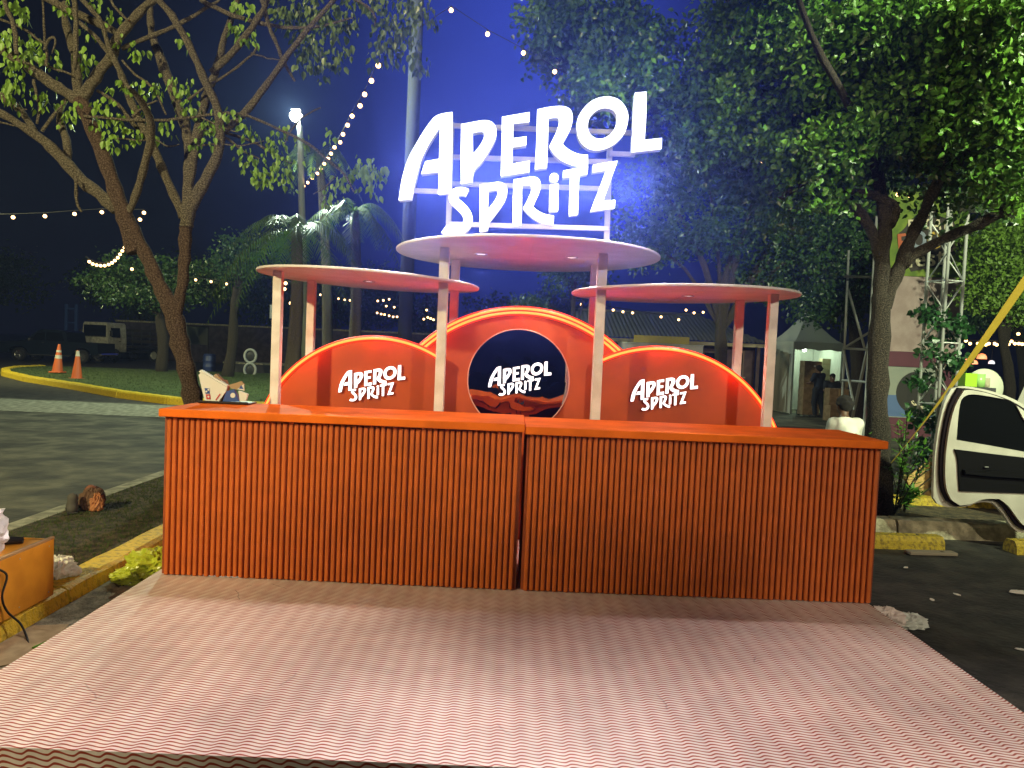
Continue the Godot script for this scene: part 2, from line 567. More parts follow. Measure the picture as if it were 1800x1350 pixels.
func kerb_run(called: String, label: String, pts: Array, width: float, height: float, mat: Material, group := "") -> void:
	# stones set end to end with open joints
	var t := thing(called, label, "kerb", Vector3.ZERO, 0.0, group)
	for i in pts.size() - 1:
		var a: Vector3 = pts[i]
		var b: Vector3 = pts[i + 1]
		var count := maxi(1, roundi(a.distance_to(b) / 1.9))
		for k in count:
			var p := a.lerp(b, float(k) / count)
			var q := a.lerp(b, float(k + 1) / count)
			var d := (q - p).normalized()
			var l := p.distance_to(q)
			# a chipped, slightly crooked stone with a sloped face
			var mb := MB.new()
			var n := maxi(3, int(l / 0.16))
			var side := d.cross(Vector3.UP).normalized()
			var prev := []
			for j in n + 1:
				var s := clampf(float(j) / n, 0.006, 0.994)
				var c := p + d * l * s
				var w := width * 0.5
				var e := rng.randf_range(-0.006, 0.006)
				var ring := [c - side * (w + 0.02), c + side * -w + Vector3.UP * (height * 0.8 + e), c + side * (-w + 0.03) + Vector3.UP * (height + e), c + side * (w - 0.03) + Vector3.UP * (height + rng.randf_range(-0.006, 0.006)), c + side * w + Vector3.UP * (height * 0.8 + rng.randf_range(-0.012, 0.006)), c + side * (w + 0.02)]
				if j > 0:
					for m in 5: mb.quad(prev[m], ring[m], ring[m + 1], prev[m + 1])
				if j == 0 or j == n:
					mb.quad(ring[0], ring[1], ring[4], ring[5]); mb.quad(ring[1], ring[2], ring[3], ring[4])
				prev = ring
			put("kerb_stone", mb.done(), mat, t)

func tufts(called: String, label: String, area: Callable, count: int, h: float, mat: Material) -> void:
	var blade := MB.new()
	for k in 5:
		var a := TAU * k / 5 + 0.4
		var o := V(cos(a), 0, sin(a))
		var w := V(-sin(a), 0, cos(a)) * 0.05
		blade.tri(o * 0.05 - w, o * 0.05 + w, o * rng.randf_range(0.3, 0.6) + V(0, rng.randf_range(0.6, 1.0), 0))
	var at := []
	for i in count:
		var p: Vector3 = area.call()
		var s := h * rng.randf_range(0.5, 1.3)
		at.append(Transform3D(Basis(Vector3.UP, rng.randf() * TAU).scaled(V(s, s * rng.randf_range(0.6, 1.2), s)), p))
	var o := scatter(called, blade.done(), mat, at, self)
	tag(o, label, "grass", "", "stuff")

func ground() -> void:
	var big := PlaneMesh.new()
	big.size = Vector2(420, 420)
	structure("ground", big, M.asphalt_lot, "dark asphalt of the parking lot", V(0, 0, -60))
	sheet("road", [[-60, 12], [-4.26, 12], [-4.26, -9.4], [-3.6, -12.5], [-2.0, -15.8], [6.0, -15.8], [6, -18.6], [-60, -18.6]], 0.004, M.asphalt_road, "worn grey asphalt road curving past the grass strip")
	sheet("gutter", [[-2.72, 4], [-2.2, 4], [-2.2, -8.2], [-2.72, -8.2]], 0.006, M.old_concrete, "narrow concrete gutter between the wave deck and the yellow kerb")
	sheet("drain_channel", [[-40, -15.6], [2, -15.6], [2, -18.3], [-40, -18.3]], 0.010, M.concrete, "pale concrete drain channel crossing the road")
	slab("edging", [[-4.26, 6], [-4.10, 6], [-4.10, -9.2], [-4.26, -9.4]], -0.02, 0.05, M.concrete, "low pale concrete edging between road and grass strip")
	slab("grass_strip", [[-4.10, 6], [-2.98, 6], [-2.98, -9.4], [-4.10, -9.2]], -0.02, 0.045, M.soil, "bare soil strip beside the road")
	kerb_run("yellow_kerb", "chipped yellow kerb running beside the wave deck and the orange box", [V(-2.86, 0, 3.2), V(-2.86, 0, -8.6)], 0.22, 0.10, M.yellow_paint)
	tufts("grass", "short trodden grass on the soil strip by the road", func(): 
		var z := rng.randf_range(-9.2, 1.0)
		var x := rng.randf_range(-4.08, -3.0)
		return V(x, 0.045, z), 9000, 0.035, M.lawn)
	# the lawn island across the road
	var edge := [V(-8.593,0.074,-18.9), V(-10.506,0.106,-20.2), V(-13.231,0.077,-22.6), V(-16.171,0.067,-25), V(-18.523,0.127,-27.4), V(-19.991,0.229,-29.5), V(-20.867,0.341,-31.5), V(-21.041,0.431,-33.5)]
	var pts := []
	for e in edge: pts.append(V(e.x, 0, e.z))
	var more := [V(-2.5, 0, -17.6)]
	kerb_run("yellow_kerb", "bright yellow kerb curving round the lawn island with the cones", more + pts, 0.3, 0.19, M.yellow_paint)
	var lp := []
	for e in more + pts: lp.append([e.x, e.z])
	lp += [[-10.0, -36.0], [3.0, -36.0]]
	slab("lawn", lp, -0.02, 0.15, M.lawn, "mown lawn island behind the road")
	tufts("grass", "mown grass growing on the lawn island", func():
		for i in 40:
			var p := V(rng.randf_range(-21, 0), 0.15, rng.randf_range(-34, -18))
			if Geometry2D.is_point_in_polygon(Vector2(p.x, p.z), pairs(lp.reduce(func(acc, q): return acc + q, []))): return p
		return V(-5, 0.15, -22), 9000, 0.07, M.lawn)
	# planting bed under the leafy tree
	kerb_run("concrete_kerb", "grey concrete kerb at the front of the planting bed", [V(2.2, 0, -7.55), V(9.5, 0, -7.62)], 0.24, 0.17, M.old_concrete)
	kerb_run("yellow_kerb", "worn yellow kerb at the back of the planting bed", [V(1.8, 0, -9.05), V(9.5, 0, -9.0)], 0.22, 0.15, M.yellow_old)
	slab("planting_bed", [[1.6, -7.66], [9.5, -7.74], [9.5, -8.88], [1.6, -8.94]], -0.02, 0.06, M.soil, "dark soil of the planting bed under the leafy tree")
	kerb_run("yellow_kerb", "short yellow kerb in front of the purple festival board", [V(9.614,0,-18.527), V(10.753,0,-18.21)], 0.3, 0.17, M.yellow_paint)
	sheet("pavement", [[3.2, -9.2], [16, -9.2], [30, -30], [-2, -30]], 0.004, M.asphalt_road, "grey pavement between planting bed and festival tents")

# ------------------------------------------------------------------ the wave deck
func wave_material() -> StandardMaterial3D:
	var w := 128
	var h := 48
	var im := Image.create(w, h, false, Image.FORMAT_RGB8)
	for x in w:
		var t := (float(x) + 0.5) / w
		# quick rise, slow fall
		var ph := 0.5 * t / 0.30 if t < 0.30 else 0.5 + 0.5 * (t - 0.30) / 0.70
		var s := 0.5 - 0.5 * cos(TAU * ph)
		for y in h:
			var v := fposmod((float(y) + 0.5) / h - 0.5 + s * 0.62, 1.0)
			var d := absf(v - 0.5)
			var half := 0.185 + 0.035 * sin(TAU * t)
			var k := smoothstep(half - 0.03, half + 0.03, d)
			im.set_pixel(x, y, lin(0.34, 0.055, 0.030).lerp(lin(0.78, 0.72, 0.69), k))
	var m := plain("wave_print", 1, 1, 1, 0.42)
	m.albedo_color = Color.WHITE
	m.albedo_texture = ImageTexture.create_from_image(im)
	m.uv1_scale = V(1.0 / 0.098, 1.0 / 0.0235, 1)
	m.detail_enabled = true
	m.detail_blend_mode = BaseMaterial3D.BLEND_MODE_MUL
	m.detail_uv_layer = BaseMaterial3D.DETAIL_UV_1
	m.metallic_specular = 0.35
	return m

func deck() -> void:
	var m := wave_material()
	# scuffs and dust, metres apart
	var im := Image.create(1024, 1024, false, Image.FORMAT_RGB8)
	var n1 := noise(201, 0.006, 4)
	var n2 := noise(202, 0.03, 3)
	for y in 1024:
		for x in 1024:
			var v := 0.96 + 0.10 * n1.get_noise_2d(x, y) + 0.05 * n2.get_noise_2d(x, y)
			im.set_pixel(x, y, Color(v, v * 0.985, v * 0.97))
	for k in 90:
		var p := Vector2(rng.randf_range(20, 1000), rng.randf_range(20, 1000))
		var d := Vector2.from_angle(rng.randf() * TAU)
		var tone := rng.randf_range(0.66, 0.86)
		for i in int(rng.randf_range(6, 46)):
			d = d.rotated(rng.randf_range(-0.12, 0.12))
			p += d
			im.set_pixel(clampi(int(p.x), 0, 1023), clampi(int(p.y), 0, 1023), Color(tone, tone, tone))
	m.detail_enabled = true
	m.detail_uv_layer = BaseMaterial3D.DETAIL_UV_2
	m.detail_albedo = ImageTexture.create_from_image(im)
	var t := thing("wave_deck", "low platform covered in white vinyl printed with wavy red lines", "platform", V(0.085, 0, -2.735))
	var x0 := -2.375
	var x1 := 2.375
	var st := SurfaceTool.new()
	st.begin(Mesh.PRIMITIVE_TRIANGLES)
	st.set_smooth_group(-1)
	for q in [[V(x0, 0.15, 0), V(x0, 0.15, -4.3), V(x1, 0.15, -4.3), V(x1, 0.15, 0)], [V(x0, 0.004, 0.001), V(x0, 0.15, 0.001), V(x1, 0.15, 0.001), V(x1, 0.004, 0.001)]]:
		for k in [0, 1, 2, 0, 2, 3]:
			var p: Vector3 = q[k]
			st.set_uv(Vector2(p.x, p.z + 0.15 - p.y))
			st.set_uv2(Vector2(p.x / 4.8 + 0.5, p.z / 4.8))
			st.add_vertex(p)
	st.generate_normals()
	put("vinyl_sheet", st.commit(), m, t)
	put("deck_frame", box_mesh(V(4.73, 0.13, 4.28), 0.004), M.dark_metal, t, V(0, 0.071, -2.15))

# ------------------------------------------------------------------ counters
func counters() -> void:
	var pitch := 0.0379
	var slat_w := 0.0268
	var hs := 1.042
	var sp := PackedVector2Array()
	# slat section: rounded front
	for q in [[0.5, 0.0], [0.5, 0.016], [0.42, 0.0195], [0.28, 0.0215], [0.0, 0.022], [-0.28, 0.0215], [-0.42, 0.0195], [-0.5, 0.016], [-0.5, 0.0]]:
		sp.append(Vector2(q[0] * slat_w, q[1]))
	var up := Transform3D(Basis(Vector3.RIGHT, Vector3.BACK, Vector3.UP), Vector3.ZERO)
	var slats := []
	for dy in [0.0, 0.004, -0.003]:
		slats.append(MB.new().prism(sp, 0.006 + absf(dy), hs + dy, up).done())
	var spec := [[-2.238, 0.108, 1.105, -0.012, "long orange ribbed bar counter, the one with pizza boxes on top"], [0.142, 2.478, 1.092, 0.010, "long orange ribbed bar counter, the one beside the planting bed"]]
	for s in spec:
		var w: float = s[1] - s[0]
		var t := thing("bar_counter", s[4], "bar counter", V((s[0] + s[1]) / 2, 0.15, -4.83), s[3], "ribbed orange bar counters")
		var h: float = s[2]
		put("front_panel", box_mesh(V(w, 1.04, 0.014), 0.002), M.orange_groove_shade, t, V(0, 0.526, -0.010))
		put("inner_shade_board", box_mesh(V(w - 0.05, 1.03, 0.006), 0.001), M.maroon, t, V(0, 0.526, -0.0215))  # added board whose dark colour carries the shade inside the counter
		for k in 2:
			var sx: float = -1.0 if k == 0 else 1.0
			put("side_panel", box_mesh(V(0.02, 1.04, 0.60), 0.002), M.orange_paint, t, V(sx * (w / 2 - 0.010), 0.526, -0.325))
			put("back_post", box_mesh(V(0.07, 1.04, 0.02), 0.002), M.orange_paint, t, V(sx * (w / 2 - 0.060), 0.526, -0.618))
		put("back_rail", box_mesh(V(w - 0.19, 0.07, 0.02), 0.002), M.orange_paint, t, V(0, 1.008, -0.616))
		put("shelf", box_mesh(V(w - 0.05, 0.018, 0.56), 0.002), M.maroon, t, V(0, 0.50, -0.31))
		put("counter_top", box_mesh(V(w + 0.03, 0.052, 0.72), 0.005), M.orange_paint, t, V(0, h - 0.026, -0.300))
		var n := int(floor(w / pitch))
		var off := (w - (n - 1) * pitch) / 2
		for i in n:
			put("slat", slats[(i * 7 + i / 3) % 3], M.orange_slat, t, V(-w / 2 + off + i * pitch + rng.randf_range(-0.0012, 0.0012), 0.0, -0.003), V(0, 0, rng.randf_range(-0.0012, 0.0012)))

# ------------------------------------------------------------------ booth
var logo := []

func make_logo() -> void:
	# outlines of the lettering, in metres about its middle at the size of the big sign
	var a := [
		[-0.934,-0.295,-0.922,-0.163,-0.896,-0.047,-0.864,0.041,-0.828,0.107,-0.787,0.185,-0.735,0.268,-0.683,0.333,-0.569,0.354,-0.559,0.043,-0.556,-0.223,-0.648,-0.235,-0.654,-0.078,-0.779,-0.099,-0.752,-0.006,-0.653,0.016,-0.656,0.239,-0.709,0.156,-0.75,0.078,-0.783,0.001,-0.804,-0.087,-0.823,-0.175,-0.844,-0.282],
		[-0.503,0.27,-0.418,0.29,-0.342,0.307,-0.293,0.304,-0.259,0.278,-0.244,0.236,-0.247,0.182,-0.274,0.121,-0.305,0.065,-0.346,-0.002,-0.403,-0.058,-0.404,-0.14,-0.488,-0.159,-0.498,0.046],
		[-0.211,0.335,-0.012,0.378,-0.011,0.306,-0.127,0.288,-0.123,0.187,-0.027,0.204,-0.027,0.139,-0.124,0.121,-0.12,0.006,0.003,0.03,0.005,-0.052,-0.202,-0.089,-0.206,0.163],
		[0.042,0.399,0.105,0.417,0.191,0.431,0.241,0.43,0.279,0.414,0.298,0.379,0.301,0.329,0.29,0.275,0.269,0.229,0.235,0.162,0.259,0.138,0.297,0.115,0.344,0.097,0.385,0.092,0.423,0.092,0.426,0.004,0.38,0.005,0.325,0.007,0.279,0.021,0.223,0.044,0.175,0.085,0.138,0.137,0.161,0.188,0.186,0.243,0.2,0.293,0.204,0.325,0.195,0.343,0.177,0.347,0.125,0.337,0.129,0.177,0.13,-0.015,0.043,-0.029,0.045,0.174],
		[0.557,0.515,0.622,0.501,0.674,0.454,0.703,0.392,0.699,0.32,0.68,0.256,0.637,0.195,0.575,0.15,0.503,0.125,0.439,0.126,0.382,0.157,0.348,0.205,0.331,0.272,0.332,0.34,0.353,0.39,0.4,0.455,0.458,0.494,0.507,0.509],
		[0.74,0.549,0.824,0.56,0.83,0.38,0.828,0.217,0.951,0.235,0.953,0.155,0.739,0.122,0.738,0.421],
		[-0.428,-0.193,-0.454,-0.239,-0.48,-0.233,-0.505,-0.242,-0.507,-0.257,-0.493,-0.271,-0.462,-0.295,-0.431,-0.323,-0.407,-0.357,-0.393,-0.397,-0.396,-0.442,-0.414,-0.478,-0.439,-0.501,-0.473,-0.526,-0.524,-0.53,-0.579,-0.53,-0.616,-0.512,-0.579,-0.457,-0.546,-0.469,-0.506,-0.469,-0.476,-0.455,-0.459,-0.43,-0.458,-0.405,-0.469,-0.38,-0.495,-0.351,-0.532,-0.323,-0.561,-0.294,-0.572,-0.259,-0.566,-0.224,-0.547,-0.196,-0.517,-0.182,-0.477,-0.178,-0.446,-0.184],
		[-0.352,-0.157,-0.282,-0.142,-0.217,-0.127,-0.176,-0.137,-0.152,-0.166,-0.149,-0.206,-0.161,-0.251,-0.184,-0.298,-0.218,-0.349,-0.251,-0.396,-0.277,-0.427,-0.28,-0.482,-0.338,-0.496],
		[-0.109,-0.109,-0.042,-0.094,0.018,-0.081,0.059,-0.083,0.085,-0.106,0.093,-0.145,0.084,-0.191,0.065,-0.232,0.04,-0.298,0.069,-0.321,0.111,-0.342,0.152,-0.352,0.195,-0.354,0.195,-0.419,0.155,-0.42,0.104,-0.41,0.052,-0.385,0.005,-0.349,-0.03,-0.313,-0.009,-0.272,0.014,-0.219,0.025,-0.173,0.019,-0.149,0.001,-0.144,-0.044,-0.151,-0.041,-0.291,-0.038,-0.434,-0.1,-0.447,-0.105,-0.279],
		[0.157,-0.134,0.219,-0.124,0.223,-0.319,0.161,-0.328],
		[0.249,-0.028,0.383,0.002,0.427,0.011,0.426,-0.047,0.367,-0.059,0.367,-0.197,0.369,-0.34,0.308,-0.349,0.301,-0.075,0.249,-0.082],
		[0.462,0.023,0.641,0.06,0.548,-0.235,0.635,-0.224,0.633,-0.282,0.462,-0.312,0.558,-0.014,0.462,-0.033]]
	var holes := {1: [-0.418,0.209,-0.361,0.226,-0.336,0.216,-0.332,0.189,-0.349,0.145,-0.378,0.1,-0.409,0.061], 4: [0.534,0.432,0.585,0.421,0.613,0.393,0.624,0.353,0.613,0.302,0.592,0.261,0.557,0.226,0.508,0.208,0.467,0.213,0.433,0.236,0.413,0.271,0.41,0.316,0.423,0.362,0.453,0.397,0.489,0.421], 7: [-0.289,-0.2,-0.234,-0.187,-0.216,-0.201,-0.218,-0.224,-0.236,-0.265,-0.26,-0.301,-0.285,-0.332]}
	for i in a.size():
		var outer := rounded(pairs(a[i]))
		if holes.has(i):
			logo.append([outer, rounded(pairs(holes[i])), with_hole(outer, rounded(pairs(holes[i])))])
		else:
			logo.append([outer, PackedVector2Array(), [outer]])
	var dot := [0.185,-0.083,0.219,-0.082]
	var dc := Vector2(dot[0], dot[1])
	var d := circle2(dc, dot[2] - dot[0], dot[2] - dot[0], 24)
	logo.append([d, PackedVector2Array(), [d]])

func letters(parent: Node, at: Vector3, k: float, depth: float, face: Material, side: Material) -> void:
	for l in logo:
		var sides := MB.new()
		var fronts := MB.new()
		for ring in [l[0], l[1]]:
			for i in ring.size():
				var p: Vector2 = ring[i] * k
				var r: Vector2 = ring[(i + 1) % ring.size()] * k
				sides.quad(V(p.x, p.y, -depth), V(r.x, r.y, -depth), V(r.x, r.y, 0), V(p.x, p.y, 0))
		for piece in l[2]:
			var scaled := PackedVector2Array()
			for p in piece: scaled.append(p * k)
			fronts.prism(scaled, 0, 0.0012, Transform3D.IDENTITY, true, false, false)
			sides.prism(scaled, -depth, 0, Transform3D.IDENTITY, false, false, true)
		var o := put("letter", sides.done(), side, parent, at)
		put("letter_face", fronts.done(), face, o)

func canopy(label: String, c: Vector3, r: float, tilt: float, posts: Array, lights: Array, energy: float) -> void:
	var t := thing("round_canopy", label, "canopy", V(c.x, 0.15, c.z), 0.0, "round canopies over the bar")
	var b := Basis(Vector3.BACK, tilt)
	var up := V(0, c.y - 0.15, 0)
	put("canopy_disc", MB.new().lathe([Vector2(0.001, 0.0), Vector2(r - 0.003, 0.0), Vector2(r, 0.003), Vector2(r, 0.015), Vector2(r - 0.003, 0.018), Vector2(0.001, 0.018)], 72, up, b).done(), M.white_disc, t)
	# the underside is two boards with a seam
	put("seam_strip", MB.new().box(up + b * V(0.02, -0.002, 0), V(0.006, 0.003, r * 1.9), 0.0005, b).done(), M.white_post, t)
	for p in posts:
		var h: float = c.y - 0.15 + (p[0] - c.x) * tan(tilt)
		put("post", box_mesh(V(p[2], h, p[2]), 0.004), M.white_post, t, V(p[0] - c.x, h / 2, p[1] - c.z))
		put("post_foot", box_mesh(V(p[2] + 0.06, 0.008, p[2] + 0.06), 0.002), M.white_post, t, V(p[0] - c.x, 0.005, p[1] - c.z))
	for l in lights:
		var at: Vector3 = up + b * V(l[0], 0, l[1])
		var o := put("downlight", MB.new(true).lathe([Vector2(0.036, -0.001), Vector2(0.052, -0.001), Vector2(0.050, -0.008), Vector2(0.038, -0.006)], 24).done(), M.steel, t, at)
		put("lamp_lens", MB.new().lathe([Vector2(0.001, -0.003), Vector2(0.037, -0.003)], 24).done(), M.downlight_glow, o)
		spot(t, V(c.x, 0.15, c.z) + at + V(0, -0.02, 0), V(c.x, 0.15, c.z) + at + V(0, -2, 0.35), energy, Color(1.0, 0.93, 0.90), 68.0, 0.03)

func dome(called: String, label: String, c: Vector2, r: float, z: float, tubes: Array, mat: Material, x0 := -9.0, x1 := 9.0) -> Node3D:
	var t := thing(called, label, "back panel", V(c.x, 0.15, z), 0.0, "round orange back panels of the bar")
	var cy := c.y - 0.15
	var round := circle2(Vector2(0, cy), r, r, 120)
	var above := PackedVector2Array([Vector2(x0 - c.x, 0.004), Vector2(x1 - c.x, 0.004), Vector2(x1 - c.x, 5), Vector2(x0 - c.x, 5)])
	var shape: PackedVector2Array = Geometry2D.intersect_polygons(round, above)[0]
	put("panel", MB.new().prism(shape, -0.05, 0.0).done(), mat, t)
	for d in tubes:
		var pts := []
		var rad := []
		for i in 97:
			var a := lerpf(-0.25, PI + 0.25, i / 96.0)
			var p := V(cos(a) * (r + d), cy + sin(a) * (r + d), 0.004)
			if p.y > 0.02 and p.x + c.x > x0 and p.x + c.x < x1:
				pts.append(p); rad.append(0.0095)
		var neon := put("neon_tube", MB.new(true).tube(pts, rad, 8).done(), M.neon_glow, t, V(0, 0, 0.014))
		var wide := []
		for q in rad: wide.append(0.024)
		put("neon_halo", MB.new(true).tube(pts, wide, 8).done(), M.neon_halo, neon, V(0, 0, -0.024))  # wider glowing tube added as the red halo round the neon
	for i in 5:
		var a := lerpf(0.35, PI - 0.35, i / 4.0)
		if c.x + cos(a) * r < x0 or c.x + cos(a) * r > x1: continue
		omni(t, V(c.x, c.y, z) + V(cos(a) * (r + 0.03), sin(a) * (r + 0.03), 0.10), 0.036, Color(1.0, 0.22, 0.10), 0.06)
	return t

func booth() -> void:
	make_logo()
	var zf := -5.6
	var zb := -6.33
	canopy("highest round white canopy, the one carrying the big lit sign", V(0.116, 2.482, -5.97), 1.045, 0.006, [[-0.515, zf, 0.072], [0.672, zf, 0.072], [-0.486, zb, 0.072], [0.70, zb, 0.072]], [[-0.37, 0.1], [0.345, 0.1]], 0.7)
	canopy("lower round white canopy beside the spreading bare tree", V(-1.135, 2.232, -5.97), 0.872, -0.030, [[-1.757, zf, 0.066], [-1.70, zb, 0.066]], [[0.0, 0.05]], 0.5)
	canopy("lower round white canopy on the side of the festival tents", V(1.375, 2.226, -5.97), 0.893, 0.020, [[1.975, zf, 0.066], [1.95, zb, 0.066]], [[0.03, 0.05]], 0.5)
	var d := dome("round_back_panel", "round orange back panel with a round dark mirror and two neon edges", Vector2(0.105, 0.876), 1.20, -6.12, [0.0, -0.032], M.orange_board)
	# wavy mirror
	var mc := V(0.086 - 0.105, 1.485 - 0.15, 0.004)
	var wob := noise(9, 1.0, 2)
	var mb := MB.new(true)
	var at := func(i: int, k: int) -> Vector3:
		var rr := 0.418 * i / 14.0
		var a := TAU * k / 48.0
		var p := V(cos(a) * rr, sin(a) * rr, 0)
		p.z = (wob.get_noise_2d(p.x * 5.0, p.y * 5.0) * 0.0045 + 0.014) * (1.0 - pow(float(i) / 14.0, 4.0)) - absf(p.y + 0.3) * 0.0
		return p
	for i in 14:
		for k in 48:
			mb.quad(at.call(i, k), at.call(i + 1, k), at.call(i + 1, k + 1), at.call(i, k + 1))
	var mm := plain("mirror", 0.50, 0.49, 0.52, 0.03, 1.0)
	put("mirror", mb.done(), mm, d, mc)
	var ring := []
	var ringr := []
	for k in 65:
		var a := TAU * k / 64.0
		ring.append(mc + V(cos(a) * 0.421, sin(a) * 0.421, 0.0)); ringr.append(0.0055)
	put("mirror_rim", MB.new(true).tube(ring, ringr, 6, false).done(), plain("rim_pink", 0.62, 0.30, 0.26, 0.3), d)
	letters(d, V(0.093,1.5,-6.06) - d.position, 0.272, 0.012, M.logo_glow, M.letter_side)
	d = dome("round_back_panel", "round orange back panel with white lettering under the canopy by the bare tree", Vector2(-1.06, 0.816), 0.965, -5.98, [0.0], M.orange_board, -9.0, -0.535)
	letters(d, V(-1.098,1.416,-5.955) - d.position, 0.283, 0.022, M.logo_glow, M.letter_side)
	d = dome("round_back_panel", "round orange back panel with white lettering under the canopy by the tents", Vector2(1.228, 0.746), 1.05, -5.985, [0.0], M.orange_board, 0.705)
	letters(d, V(1.261,1.443,-5.955) - d.position, 0.285, 0.022, M.logo_glow, M.letter_side)

func sign_letters() -> void:
	var c := V(0.086,3.075,-5.42)
	var t := thing("lit_sign", "big glowing white sign of twelve letters on a white frame above the highest canopy", "sign", c)
	letters(t, Vector3.ZERO, 1.0, 0.07, M.sign_glow, M.letter_side)
	for r in [[V(-0.489,3.357,-5.51), V(0.85,3.362,-5.51)], [V(-0.501,3.129,-5.51), V(0.668,3.144,-5.51)], [V(-0.493,2.935,-5.51), V(0.677,2.949,-5.51)], [V(-0.477,2.641,-5.51), V(0.692,2.658,-5.51)], [V(-0.751,2.874,-5.51), V(-0.554,2.874,-5.51)], [V(0.673,3.206,-5.51), V(0.862,3.206,-5.51)]]:
		put("frame_rail", bar(r[0] - c, r[1] - c, 0.034, 0.03), M.white_frame, t)
	for u in [[V(-0.497,3.392,-5.545), V(-0.489,2.545,-5.545)], [V(0.677,3.39,-5.545), V(0.689,2.554,-5.545)]]:
		put("frame_upright", bar(u[0] - c, V(u[1].x - c.x + 0.0, 2.505 - c.y, u[1].z - c.z), 0.04, 0.035), M.white_frame, t)
	var l := AreaLight3D.new()
	l.area_size = Vector2(1.75, 0.26)
	lamp(l, t, c + V(0, -0.12, 0.05), c + V(0, -0.60, 1.0), 36.0, Color(1.0, 0.94, 0.91))

# ------------------------------------------------------------------ trees
func add_limb(t: Node3D, called: String, flat: Array, mat: Material, dz := 0.0, seg := 10) -> Array:
	# dz: how far the far end leans toward (+) or away from (-) the counter
	var l := limb(flat, 0.006)
	var n: int = l[0].size()
	for i in n:
		var f := float(i) / (n - 1)
		l[0][i] = l[0][i] + V(0, 0, dz * f * f) - t.position
		l[1][i] *= 1.0 + 0.10 * sin(i * 2.1 + dz * 5.0)
	put(called, MB.new(true).tube(l[0], l[1], seg, true).done(), mat, t)
	return l

